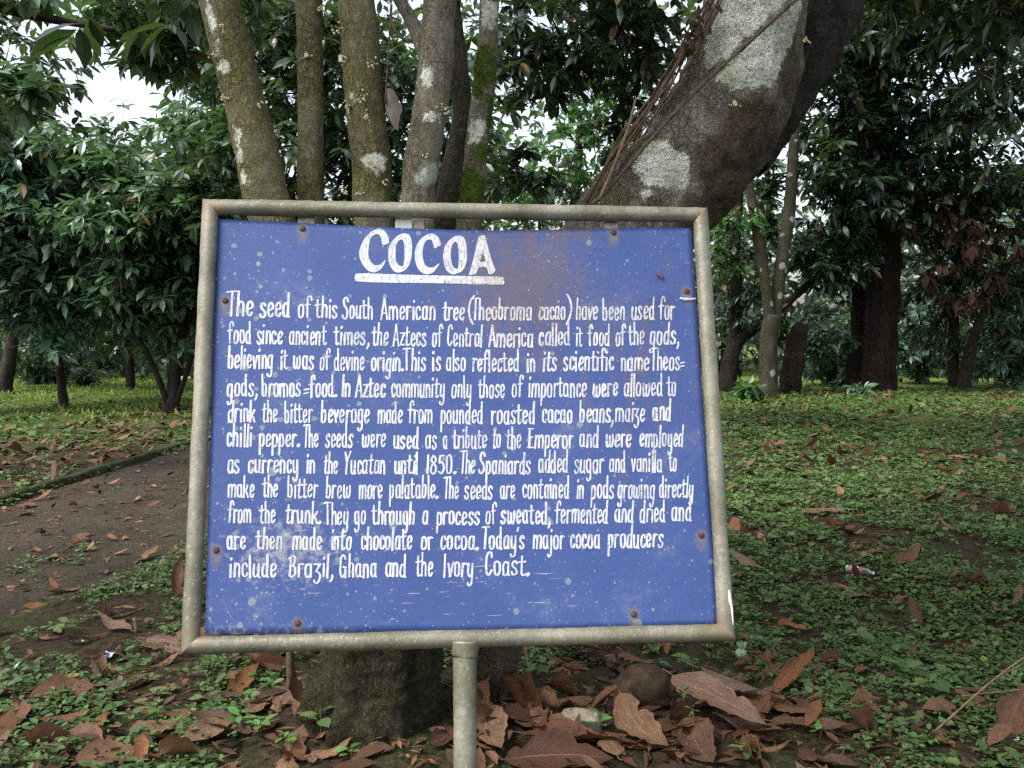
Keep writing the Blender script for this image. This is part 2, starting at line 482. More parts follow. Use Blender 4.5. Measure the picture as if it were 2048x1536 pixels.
def board_nodes(n, white=None):
    """weathered sign paint, in metres on the board's face (UV = board coordinates)"""
    uv = n.n('TexCoord').outputs['UV']
    sx = n.n('SeparateXYZ', {0: uv}); u, v = sx.outputs[0], sx.outputs[1]
    f1 = n.noise(uv, 7, 6, .6); f2 = n.noise(uv, 60, 6, .7); f3 = n.noise(uv, 330, 6, .75)
    blue = n.mix(n.ramp(f1.outputs[0], .3, .7), (.028, .060, .203), (.042, .080, .243))
    blue = n.mix(n.math('MULTIPLY', n.ramp(f2.outputs[0], .35, .65), .25), blue, (.066, .098, .235))
    col = blue if white is None else white
    def blob(cu, cv, ru, rv):
        a = n.math('DIVIDE', n.math('SUBTRACT', u, cu), ru); b = n.math('DIVIDE', n.math('SUBTRACT', v, cv), rv)
        return n.math('SUBTRACT', 1.0, n.math('SQRT', n.math('ADD', n.math('MULTIPLY', a, a), n.math('MULTIPLY', b, b))), clamp=True)
    # brown rust bleed: upper middle to upper right, streaks running down
    st = n.noise(n.mapping(uv, (1, .22, 1)), 34, 6, .7)
    reg = n.math('MAXIMUM', blob(.12, .27, .26, .26), n.math('MULTIPLY', blob(.20, .40, .22, .13), .9))
    reg = n.math('MAXIMUM', reg, n.math('MULTIPLY', blob(.35, .10, .35, .5), .45))
    rust = n.ramp(n.math('ADD', n.math('MULTIPLY', reg, .85), n.math('ADD', n.math('MULTIPLY', n.math('SUBTRACT', st.outputs[0], .5), 1.5), n.math('MULTIPLY', n.math('SUBTRACT', f2.outputs[0], .5), .9))), .24, .72)
    # grain: rust shows as fine flecks
    grain = n.ramp(f3.outputs[0], .40, .58)
    rk = n.math('MULTIPLY', rust, n.math('ADD', .38, n.math('MULTIPLY', grain, .6)))
    col = n.mix(n.math('MULTIPLY', rk, .80 if white is None else .5), col, (.135, .094, .060) if white is None else (.30, .20, .12))
    # greyish film patches
    film = n.math('MULTIPLY', n.ramp(f1.outputs[0], .56, .72), n.ramp(f2.outputs[0], .40, .6))
    col = n.mix(n.math('MULTIPLY', film, .35), col, (.22, .24, .28))
    # pale green-grey lichen discs, denser on the left half
    wuv = n.n('VectorMath', {0: uv, 1: n.n('VectorMath', {0: f2.outputs[1], 3: .008}, operation='SCALE').outputs[0]}, operation='ADD').outputs[0]
    for sc, thr, rad in ((30, .20, .24), (60, .22, .30), (110, .16, .30)):
        vo = n.n('TexVoronoi', {'Vector': wuv, 'Scale': float(sc)})
        k = n.n('SeparateColor', {0: vo.outputs['Color']})
        left = n.math('MULTIPLY', n.ramp(u, .35, -.5, .10, 1.0), thr)
        on = n.math('LESS_THAN', k.outputs[0], n.math('MULTIPLY', left, n.ramp(n.noise(uv, 6.5, 3, .5).outputs[0], .42, .62, .15, 2.2)))
        disc = n.math('LESS_THAN', vo.outputs[0], n.math('MULTIPLY', n.math('ADD', .25, k.outputs[1]), rad))
        amt = n.math('MULTIPLY', n.math('MULTIPLY', on, disc), n.ramp(f3.outputs[0], .35, .55, .35, .8))
        col = n.mix(n.math('MULTIPLY', amt, .62), col, (.34, .37, .29))
    # fine chips: pale flecks everywhere
    wuv2 = n.n('VectorMath', {0: uv, 1: n.n('VectorMath', {0: f3.outputs[1], 3: .006}, operation='SCALE').outputs[0]}, operation='ADD').outputs[0]
    vo = n.n('TexVoronoi', {'Vector': wuv2, 'Scale': 210.0})
    k = n.n('SeparateColor', {0: vo.outputs['Color']})
    fl = n.math('MULTIPLY', n.math('LESS_THAN', k.outputs[0], n.ramp(f1.outputs[0], .4, .7, .10, .34)), n.math('LESS_THAN', vo.outputs[0], n.math('MULTIPLY', k.outputs[1], .28)))
    col = n.mix(n.math('MULTIPLY', fl, .62), col, (.50, .48, .45) if white is None else (.16, .13, .12))
    # dirt and scuffing along the lower left edge and the bottom
    ed = n.math('MAXIMUM', n.math('MULTIPLY', n.ramp(v, -.36, -.42), n.ramp(u, .0, -.4, .25, 1.0)), n.math('MAXIMUM', n.math('MULTIPLY', n.ramp(u, -.46, -.49), n.ramp(v, .1, -.35, .3, 1.0)), n.math('MULTIPLY', blob(-.33, -.25, .24, .15), 1.0)))
    dm = n.ramp(n.math('ADD', n.math('MULTIPLY', ed, .45), n.math('MULTIPLY', n.math('SUBTRACT', f2.outputs[0], .5), 1.3)), .28, .5)
    col = n.mix(n.math('MULTIPLY', dm, n.ramp(f3.outputs[0], .35, .6, .2, .75)), col, (.40, .40, .36))
    # rust weeping from the screws
    for x_, y_ in SCREWS:
        su, sv = [float(t_) for t_ in uvp(x_, y_)]
        du = n.math('DIVIDE', n.math('SUBTRACT', u, su), .010)
        dv = n.math('SUBTRACT', v, sv)
        dv = n.math('MAXIMUM', n.math('DIVIDE', dv, .010), n.math('DIVIDE', dv, -.026))
        dd = n.math('SQRT', n.math('ADD', n.math('MULTIPLY', du, du), n.math('MULTIPLY', dv, dv)))
        hm = n.ramp(n.math('ADD', dd, n.math('MULTIPLY', n.math('SUBTRACT', f2.outputs[0], .5), 1.6)), 1.5, .5)
        col = n.mix(n.math('MULTIPLY', hm, .6), col, (.20, .15, .10))
    # scratches low in the middle
    sc_ = n.noise(n.mapping(uv, (.045, 1, 1), (0, 0, -.07)), 230, 3, .65)
    sm = n.math('MULTIPLY', n.ramp(sc_.outputs[0], .655, .70), n.ramp(blob(-.03, -.335, .34, .075), .05, .35))
    col = n.mix(n.math('MULTIPLY', sm, .8), col, (.50, .44, .40))
    h = n.math('ADD', n.math('MULTIPLY', f3.outputs[0], .5), n.math('ADD', f1.outputs[0], n.math('MULTIPLY', f2.outputs[0], .4)))
    return col, h, dict(uv=uv, f1=f1, f2=f2, f3=f3, rust=rust, grain=grain, u=u)

def m_board():
    n = NT('weathered_blue_paint')
    c, h, d = board_nodes(n)
    return n.finish(c, n.ramp(d['f2'].outputs[0], .3, .7, .42, .62), h, .0022, .45, spec=.4)

def m_letters():
    n = NT('hand_painted_white')
    uv = n.n('TexCoord').outputs['UV']
    thin = n.noise(n.mapping(uv, (1, .35, 1)), 150, 4, .6)
    w = n.mix(n.ramp(thin.outputs[0], .40, .60), (.42, .45, .51), (.64, .64, .63))
    c, h, d = board_nodes(n, w)
    # worn thin: the blue shows through, more to the right
    wear = n.math('ADD', n.math('MULTIPLY', n.noise(uv, 11, 4, .6).outputs[0], .9), n.math('MULTIPLY', n.noise(n.mapping(uv, (1, .3, 1)), 190, 4, .7).outputs[0], 1.0))
    f = n.ramp(n.math('ADD', wear, n.math('MULTIPLY', d['u'], .10)), 1.03, 1.25)
    c = n.mix(n.math('MULTIPLY', f, .62), c, (.12, .16, .36))
    sp = n.n('TexVoronoi', {'Vector': uv, 'Scale': 230.0})
    k = n.n('SeparateColor', {0: sp.outputs['Color']})
    spk = n.math('MULTIPLY', n.math('LESS_THAN', k.outputs[0], n.math('ADD', .06, n.math('MULTIPLY', d['rust'], .38))), n.math('LESS_THAN', sp.outputs[0], .36))
    c = n.mix(n.math('MULTIPLY', spk, .8), c, n.mix(k.outputs[1], (.05, .045, .05), (.22, .10, .04)))
    return n.finish(c, .5, h, .001, .4, spec=.35)

def m_plain(name, c, rough=.6, metal=0.0, spec=.4, var=.35, scale=60):
    n = NT(name)
    co = n.n('TexCoord').outputs['Object']
    nz = n.noise(co, scale, 5, .65)
    col = n.mix(n.ramp(nz.outputs[0], .3, .7), tuple(x * (1 - var) for x in c), tuple(min(x * (1 + var), .9) for x in c))
    return n.finish(col, rough, nz.outputs[0], .002, .5, spec=spec, metal=metal)
M['rust'] = m_plain('rusty_steel', (.085, .05, .035), .8, .2, var=.6, scale=300)
M['tab'] = m_plain('grey_steel_tab', (.34, .31, .26), .6, .2, scale=150)
M['whitetab'] = m_plain('white_painted_tab', (.66, .67, .60), .6, var=.12, scale=150)
M['whitepaint'] = m_plain('white_paint_drip', (.75, .75, .70), .5, var=.1)
M['scar'] = m_plain('bare_bright_metal', (.55, .58, .62), .4, .4, var=.25, scale=300)
M['rock'] = m_plain('earthy_rock', (.050, .036, .024), .95, spec=.1, var=.6, scale=22)
M['stone'] = m_plain('pale_broken_stone', (.24, .20, .145), .9, spec=.15, var=.6, scale=30)
M['flower'] = m_plain('cream_flower_bud', (.55, .47, .26), .7, var=.3, scale=200)
M['stalk'] = m_plain('dry_straw', (.17, .12, .06), .8, var=.4, scale=40)
M['vine'] = m_plain('brown_vine', (.095, .068, .045), .85, spec=.15, var=.6, scale=35)
M['pink'] = m_plain('pink_red_label', (.62, .07, .16), .45, var=.25, scale=30)
M['cap'] = m_plain('pale_bottle_cap', (.55, .50, .55), .4, var=.1)
M['scrap'] = m_plain('pale_plastic_scrap', (.48, .50, .60), .35, var=.3, scale=25)
M['greenfruit'] = m_plain('pale_green_fruit', (.24, .33, .18), .5, var=.35, scale=40)
M['insect'] = m_plain('brown_insect', (.13, .06, .03), .6, var=.6, scale=400)
def m_plastic():
    n = NT('clear_dirty_plastic')
    p = n.n('BsdfPrincipled')
    n.set(p.inputs['Base Color'], (.75, .78, .78)); n.set(p.inputs['Roughness'], .12)
    n.set(p.inputs['Transmission Weight'], .75); n.set(p.inputs['IOR'], 1.35)
    n.t.links.new(p.outputs[0], n.out.inputs['Surface'])
    return n.m
M['plastic'] = m_plastic()

# ------------------------------------------------------------------ ground, path, kerb
def axis(fine0, fine1, step, far, k=1.13):
    a = list(np.arange(fine0, fine1 + 1e-6, step))
    s = step
    while a[-1] < far: s *= k; a.append(a[-1] + s)
    s = step
    while a[0] > -far: s *= k; a.insert(0, a[0] - s)
    return np.array(a)
gx, gy = axis(-6.5, 6.5, .05, 600), axis(.5, 13, .05, 600)
XX, YY = np.meshgrid(gx, gy)
V = np.stack([XX, YY, ground_h(XX, YY)], -1).reshape(-1, 3)
idx = np.arange(len(V)).reshape(XX.shape)
q = np.stack([idx[:-1, :-1], idx[:-1, 1:], idx[1:, 1:], idx[1:, :-1]], -1).reshape(-1, 4)
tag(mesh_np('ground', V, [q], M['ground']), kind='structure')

ys = np.concatenate([np.arange(.5, 14, .06), np.arange(14, 70, .5)])
t = np.linspace(0, 1, 40)
PX = path_l(ys)[:, None] * (1 - t) + path_r(ys)[:, None] * t
PY = np.repeat(ys[:, None], 40, 1)
PZ = ground_h(PX, PY) + .004
PZ[:, -1] -= .006
V = np.stack([PX, PY, PZ], -1).reshape(-1, 3)
idx = np.arange(len(V)).reshape(PX.shape)
q = np.stack([idx[:-1, :-1], idx[:-1, 1:], idx[1:, 1:], idx[1:, :-1]], -1).reshape(-1, 4)
tag(mesh_np('path', V, [q], M['path']), kind='structure')

mb = MB()
ky = np.arange(2, 60, .08)
prof = np.array([[-.042, -.08], [-.042, .022], [-.026, .036], [.026, .034], [.042, .018], [.042, -.08]])
KV = []
for y in ky:
    w = N1(xyz(y, 0), .6) * .02
    for a, b in prof:
        p = np.array([float(kerb_x(y)) + a + w * .6, y, b])
        p[2] += float(N2(p, 1.1)) * .010 + float(N3(p, 4)) * .005
        KV.append(p)
KV = np.array(KV)
idx = np.arange(len(KV)).reshape(len(ky), 6)
q = np.stack([idx[:-1, :-1], idx[1:, :-1], idx[1:, 1:], idx[:-1, 1:]], -1).reshape(-1, 4)
tag(mesh_np('kerb', KV, [q], M['kerb']), 'low mossy kerb along the far edge of the dirt path', 'kerb', kind='structure')

# ------------------------------------------------------------------ the sign: pipe frame on a post, blue board, hand lettering
def solve_h(src, dst):
    A, b = [], []
    for (x, y), (u, v) in zip(src, dst):
        A += [[x, y, 1, 0, 0, 0, -u * x, -u * y], [0, 0, 0, x, y, 1, -v * x, -v * y]]
        b += [u, v]
    return np.append(np.linalg.solve(np.array(A, float), np.array(b, float)), 1).reshape(3, 3)

FRM = [(418, 414), (1398, 430), (1455, 1265), (384, 1291)]      # pipe centre lines at the corners
rays = [ray(*p) for p in FRM]
k = np.linalg.svd(np.stack([rays[0], -rays[1], rays[2], -rays[3]], 1))[2][-1]
k = k / k[0]
P4 = [k[i] * rays[i] for i in range(4)]
sc = 1.0 / np.linalg.norm(P4[1] - P4[0])
P4 = [p * sc + np.array([0, 0, CAM_Z]) for p in P4]
SX = (P4[1] - P4[0] + P4[2] - P4[3]); SX /= np.linalg.norm(SX)
SY = (P4[0] - P4[3] + P4[1] - P4[2]); SY -= SX * (SY @ SX); SY /= np.linalg.norm(SY)
SN = np.cross(SX, SY)                                            # towards the camera
SO = sum(P4) / 4
SH = solve_h(FRM, [((p - SO) @ SX, (p - SO) @ SY) for p in P4])
HW, HH = .5, float((P4[0] - SO) @ SY + (P4[1] - SO) @ SY) / 2

def uvp(x, y):
    """photo pixel -> metres on the sign's face"""
    a = SH @ np.stack([np.asarray(x, float), np.asarray(y, float), np.ones_like(np.asarray(x, float))])
    return np.stack([a[0] / a[2], a[1] / a[2]], -1)
def face(uv, z=0.0):
    uv = np.asarray(uv, float)
    z = np.broadcast_to(np.asarray(z, float), uv.shape[:-1])
    return SO + uv[..., :1] * SX + uv[..., 1:2] * SY + z[..., None] * SN

SCREWS = [(605, 456), (1228, 463), (450, 600), (432, 1100), (595, 1246), (1268, 1228), (1403, 1070), (1374, 582)]
M['board'] = m_board()
M['letters'] = m_letters()
RP = .0160
pu = float(uvp(930, 1265)[0])
foot = face([pu, -HH - (SO[2] - HH * SY[2]) / SY[2]])            # where the post meets the ground
foot = np.array([foot[0], foot[1], float(ground_h(foot[0], foot[1]))])
sign = empty('information_sign', foot, 'weathered blue board of white hand lettering about cocoa in grey pipe frame', 'sign')

def pipe_between(name, a, b, mitre_a, mitre_b, r=RP):
    """a straight pipe a->b in face coords with mitred ends (tan of the cut, in the face plane)"""
    a, b = np.array(a, float), np.array(b, float)
    d = (b - a) / np.linalg.norm(b - a); L = np.linalg.norm(b - a)
    s = np.array([-d[1], d[0]])
    seg, n = 28, 120
    ang = np.linspace(0, 2 * math.pi, seg, endpoint=False)
    V = []
    for i in range(n + 1):
        tt = i / n
        for q_ in ang:
            off = math.cos(q_) * r
            zz = math.sin(q_) * r
            along = tt * L + off * (mitre_a * (1 - tt) + mitre_b * tt)
            p = a + d * along + s * off
            V.append(face(p, zz))
    V = np.array(V)
    V += unit(V - (face(a) + ((V - face(a)) @ (face(b) - face(a)))[:, None] * (face(b) - face(a)) / L ** 2)) * (.0005 * N2(V, 6) + .0003 * N3(V, 25))[:, None]
    idx = np.arange(len(V)).reshape(n + 1, seg)
    q = np.stack([idx[:-1], np.roll(idx, -1, 1)[:-1], np.roll(idx, -1, 1)[1:], idx[1:]], -1).reshape(-1, 4)
    en = np.minimum(np.repeat(np.linspace(0, 1, n + 1), seg), np.repeat(np.linspace(1, 0, n + 1), seg)) * L
    return mesh_np(name, V - foot, [q], M['pipe'], sign, attrs={'joint': np.exp(-(en / .035) ** 2)})
c = [(-HW, HH), (HW, HH), (HW, -HH), (-HW, -HH)]
pipe_between('top_rail', c[0], c[1], -1, 1)
pipe_between('side_rail', c[1], c[2], -1, 1)
pipe_between('bottom_rail', c[2], c[3], -1, 1)
pipe_between('side_rail', c[3], c[0], -1, 1)
def flip_check():
    pass
# post with a flared weld collar
pL = np.linalg.norm(face([pu, -HH]) - foot)
pv = np.array([-HH - .004, -HH - .018, -HH - .032, -HH - .06, -HH - .3, -HH - pL * .8, -HH - pL - .1])
pr = np.array([.0285, .0258, .0235, .0218, .0205, .0202, .0202])
Vp, Fp = tube([face([pu + .0025 * math.sin(5 * (v + HH)), v]) for v in pv], pr, 28, .005, .014, 9)
mesh_np('post', Vp - foot, Fp, M['pipe'], sign, attrs={'joint': np.exp(-(np.linalg.norm(Vp - face([pu, -HH - .012]), axis=1) / .035) ** 2)})

# the board, its upper edge dipping in the middle
top_px = np.array([(433, 437), (520, 441), (620, 446), (720, 451), (830, 455), (950, 458), (1080, 457), (1200, 455), (1300, 454), (1383, 455)], float)
bot_px = np.array([(409, 1270), (600, 1266), (830, 1264), (1000, 1262), (1270, 1256), (1437, 1250)], float)
nu, nv = 81, 61
def along(px, n):
    uvs = uvp(px[:, 0], px[:, 1])
    tt = (uvs[:, 0] - uvs[0, 0]) / (uvs[-1, 0] - uvs[0, 0])
    return np.stack([np.interp(np.linspace(0, 1, n), tt, uvs[:, i]) for i in (0, 1)], -1)
tp, bt = along(top_px, nu), along(bot_px, nu)
s_ = np.linspace(0, 1, nv)[:, None, None]
BUV = bt[None] * (1 - s_) + tp[None] * s_
BZ0 = -.002
def board_z(uv):
    P = np.concatenate([uv, np.zeros(uv.shape[:-1] + (1,))], -1)
    m = np.clip((uv[..., 1] + .1) / .5, 0, 1) ** 2 * np.exp(-((uv[..., 0] - .05) / .28) ** 2)
    sc2 = np.exp(-(((uv[..., 0] - .40) / .035) ** 2 + ((uv[..., 1] - .247) / .012) ** 2)) * .004
    return BZ0 + .0011 * N1(P, .9) - .006 * m + sc2
mb = MB()
ft = face(BUV, board_z(BUV)); bk = face(BUV, board_z(BUV) - .0022)
idx = np.arange(nu * nv).reshape(nv, nu)
q = np.stack([idx[:-1, :-1], idx[:-1, 1:], idx[1:, 1:], idx[1:, :-1]], -1).reshape(-1, 4)
N_ = nu * nv
ring = np.concatenate([idx[0, :-1], idx[:-1, -1], idx[-1, :0:-1], idx[:0:-1, 0]])
rq = np.stack([ring, ring + N_, np.roll(ring, -1) + N_, np.roll(ring, -1)], 1)
mb.add(np.concatenate([ft.reshape(-1, 3), bk.reshape(-1, 3)]), [q, q[:, ::-1] + N_, rq], 0, np.concatenate([BUV.reshape(-1, 2)] * 2))
board = mb.build('board', M['board'], sign, True, foot)

# ---- lettering
def smooth_stroke(P, n=9):
    P = np.asarray(P, float)
    if len(P) == 2:
        return P[0] + (P[1] - P[0]) * np.linspace(0, 1, 7)[:, None]
    Q = np.vstack([2 * P[0] - P[1], P, 2 * P[-1] - P[-2]])
    out = []
    for i in range(1, len(Q) - 2):
        t = np.linspace(0, 1, n, endpoint=False)[:, None]
        a, b, c_, d = Q[i - 1], Q[i], Q[i + 1], Q[i + 2]
        out.append(.5 * (2 * b + (c_ - a) * t + (2 * a - 5 * b + 4 * c_ - d) * t ** 2 + (3 * b - a - 3 * c_ + d) * t ** 3))
    out.append(P[-1:])
    return np.vstack(out)

ARCH = lambda x0, x1: [(x0, .40), (x0 + .05, .555), (x0 + .12, .585), (x1 - .015, .50), (x1, .36), (x1, .0)]
BOWL = [(.25, .52), (.18, .585), (.10, .54), (.07, .40), (.07, .18), (.10, .04), (.17, .01), (.25, .12)]
TAIL = [(.25, .58), (.25, -.16), (.21, -.32), (.14, -.37), (.08, -.33), (.06, -.24)]
G = {
 'a': (.34, [BOWL, [(.26, .58), (.26, .08), (.29, .01)]]),
 'b': (.33, [[(.07, 1.0), (.07, .05)], [(.07, .45), (.13, .57), (.21, .56), (.25, .42), (.25, .18), (.21, .03), (.14, .01), (.07, .07)]]),
 'c': (.29, [[(.24, .44), (.22, .56), (.15, .59), (.09, .52), (.07, .38), (.07, .19), (.10, .05), (.16, .01), (.22, .05), (.25, .16)]]),
 'd': (.35, [[(.25, .50), (.18, .58), (.11, .54), (.07, .40), (.07, .18), (.10, .04), (.17, .01), (.25, .12)], [(.26, 1.0), (.26, .08), (.30, .0)]]),
 'e': (.31, [[(.08, .27), (.17, .31), (.24, .36), (.25, .48), (.19, .59), (.12, .56), (.08, .44), (.07, .28), (.08, .12), (.13, .02), (.20, .03), (.25, .15)]]),
 'f': (.30, [[(.30, .80), (.28, .93), (.22, .99), (.16, .94), (.13, .80), (.13, .0)], [(.02, .57), (.25, .60)]]),
 'g': (.33, [BOWL, TAIL]),
 'h': (.33, [[(.07, 1.0), (.07, .0)], ARCH(.07, .255)]),
 'i': (.16, [[(.08, .58), (.08, .0)], [(.085, .80), (.095, .84)]]),
 'j': (.19, [[(.11, .58), (.11, -.16), (.07, -.32), (.0, -.36), (-.04, -.26)], [(.11, .80), (.12, .84)]]),
 'k': (.33, [[(.07, 1.0), (.07, .0)], [(.26, .56), (.20, .40), (.09, .30)], [(.12, .33), (.20, .22), (.28, .0)]]),
 'l': (.16, [[(.08, 1.0), (.08, .03), (.10, .0)]]),
 'm': (.50, [[(.07, .58), (.07, .0)], ARCH(.07, .245), ARCH(.245, .43)]),
 'n': (.33, [[(.07, .58), (.07, .0)], ARCH(.07, .255)]),
 'o': (.33, [[(.16, .59), (.10, .55), (.07, .42), (.07, .17), (.10, .04), (.16, .0), (.23, .04), (.26, .18), (.26, .42), (.23, .55), (.16, .59)]]),
 'p': (.33, [[(.07, .58), (.07, -.38)], [(.07, .44), (.13, .57), (.21, .56), (.25, .42), (.25, .18), (.21, .03), (.14, .01), (.07, .08)]]),
 'r': (.27, [[(.07, .58), (.07, .0)], [(.07, .38), (.11, .52), (.17, .58), (.24, .54)]]),
 's': (.30, [[(.24, .47), (.21, .57), (.14, .585), (.08, .50), (.09, .38), (.16, .29), (.23, .20), (.23, .07), (.16, .0), (.09, .02), (.05, .12)]]),
 't': (.28, [[(.12, .84), (.12, .14), (.14, .03), (.19, .0), (.25, .06)], [(.02, .58), (.24, .61)]]),
 'u': (.34, [[(.07, .58), (.07, .16), (.10, .03), (.16, .01), (.22, .07), (.25, .18)], [(.26, .58), (.26, .08), (.30, .0)]]),
 'v': (.29, [[(.05, .58), (.14, .02)], [(.14, .02), (.25, .58)]]),
 'w': (.46, [[(.07, .58), (.07, .16), (.10, .03), (.15, .02), (.21, .14)], [(.225, .50), (.225, .16), (.26, .03), (.32, .02), (.37, .14), (.39, .35), (.37, .58)]]),
 'y': (.33, [[(.07, .58), (.07, .18), (.10, .04), (.16, .02), (.22, .08), (.25, .2)], TAIL]),
 'z': (.30, [[(.05, .56), (.25, .56)], [(.25, .56), (.07, .04)], [(.05, .03), (.26, .03)]]),
 'Z': (.31, [[(.05, .57), (.25, .57)], [(.25, .57), (.12, .26), (.19, .22), (.25, .08), (.23, -.14), (.15, -.27), (.08, -.24), (.05, -.16)]]),
 'T': (.27, [[(-.05, .97), (.06, 1.0), (.28, 1.0)], [(.12, .98), (.10, .0)]]),
 'S': (.36, [[(.30, .80), (.26, .95), (.18, .985), (.10, .88), (.09, .70), (.16, .54), (.25, .40), (.28, .22), (.22, .04), (.13, .0), (.05, .08), (.03, .18)]]),
 'A': (.36, [[(.03, .0), (.17, .98)], [(.17, .98), (.32, .0)], [(.08, .30), (.26, .30)]]),
 'C': (.33, [[(.28, .78), (.26, .93), (.18, .985), (.10, .88), (.07, .65), (.07, .30), (.10, .08), (.17, .0), (.24, .05), (.29, .20)]]),
 'E': (.34, [[(.11, .88), (.11, .03)], [(.03, .90), (.27, .90)], [(.11, .49), (.25, .50)], [(.02, .03), (.30, .03)]]),
 'I': (.17, [[(.09, .98), (.08, .0)]]),
 'Y': (.36, [[(.03, .98), (.16, .50)], [(.31, 1.0), (.16, .50), (.13, .0)]]),
 'B': (.34, [[(.09, .86), (.06, .05)], [(.05, .80), (.13, .90), (.23, .88), (.26, .74), (.20, .56), (.11, .48)], [(.11, .48), (.22, .46), (.28, .32), (.25, .10), (.15, .0), (.04, .08)]]),
 'G': (.37, [[(.29, .80), (.26, .94), (.18, .985), (.10, .88), (.07, .65), (.07, .30), (.10, .08), (.17, .0), (.26, .12)], [(.29, .46), (.28, .0)], [(.19, .45), (.31, .45)]]),
 '1': (.17, [[(.09, .85), (.08, .0)]]),
 '8': (.34, [[(.16, .84), (.09, .74), (.09, .60), (.17, .48), (.25, .36), (.27, .17), (.20, .01), (.12, .02), (.06, .16), (.09, .34), (.18, .48), (.25, .60), (.25, .74), (.17, .84)]]),
 '5': (.32, [[(.27, .82), (.11, .80)], [(.10, .81), (.08, .48)], [(.08, .48), (.16, .54), (.24, .46), (.27, .26), (.21, .04), (.13, .0), (.05, .08)]]),
 '0': (.34, [[(.17, .84), (.10, .78), (.07, .58), (.07, .24), (.11, .04), (.17, .0), (.24, .05), (.27, .26), (.27, .58), (.24, .78), (.17, .84)]]),
 '.': (.18, [[(.07, .035), (.10, .045)]]),
 ',': (.17, [[(.10, .08), (.11, -.04), (.04, -.20)]]),
 '=': (.28, [[(.03, .32), (.25, .36)], [(.03, .16), (.25, .20)]]),
 '(': (.22, [[(.20, 1.12), (.10, .88), (.06, .52), (.09, .14), (.20, -.20)]]),
 ')': (.22, [[(.02, 1.14), (.12, .90), (.17, .54), (.13, .14), (.03, -.20)]]),
 "'": (.09, [[(.06, .98), (.03, .80)]]),
}
KERN = {'Th': -.02, 'To': -.03}
def word_width(w):
    return sum(G[c_][0] for c_ in w)
stroke_no = [0]
def brush(mb, P, na, nb, z0):
    """one flat brush stroke: the chisel nib is na wide, nb high (half widths, metres)"""
    d = np.gradient(P, axis=0)
    d = unit(d)
    def sup(nx, ny):
        return np.stack([na * na * nx, nb * nb * ny], -1) / np.sqrt((na * nx) ** 2 + (nb * ny) ** 2)[..., None]
    n_ = np.stack([-d[:, 1], d[:, 0]], -1)
    wv = (1 + .06 * R.normal() + .06 * np.sin(np.linspace(0, R.uniform(2, 7), len(P)) + R.uniform(0, 6)))[:, None]
    o = sup(n_[:, 0], n_[:, 1]) * wv
    Lf, Rt = P + o, P - o
    th = np.linspace(0, math.pi, 7)[1:-1]
    def cap(p, nn, dd, wgt):
        x = nn[0] * np.cos(th) + dd[0] * np.sin(th); y = nn[1] * np.cos(th) + dd[1] * np.sin(th)
        return p + sup(x, y) * wgt
    c1 = cap(P[-1], n_[-1], d[-1], wv[-1])
    c0 = cap(P[0], -n_[0], -d[0], wv[0])
    m = len(P)
    uv = np.vstack([Lf, Rt, P[:1], P[-1:], c1, c0])
    zz = np.concatenate([np.linspace(0, 1, m), np.linspace(0, 1, m), [0, 1], np.full(5, 1.0), np.full(5, 0.0)]) * .00002 + z0
    V = face(uv, board_z(uv) + zz)
    i = np.arange(m - 1)
    q = np.stack([i + m, i + m + 1, i + 1, i], 1)
    e = [0 + m - 1, *range(2 * m + 2, 2 * m + 7), 2 * m - 1]
    s0 = [m, *range(2 * m + 7, 2 * m + 12), 0]
    tr = [(2 * m + 1, b, a) for a, b in zip(e[:-1], e[1:])] + [(2 * m, b, a) for a, b in zip(s0[:-1], s0[1:])]
    mb.add(V, [q, np.array(tr)], 0, uv)

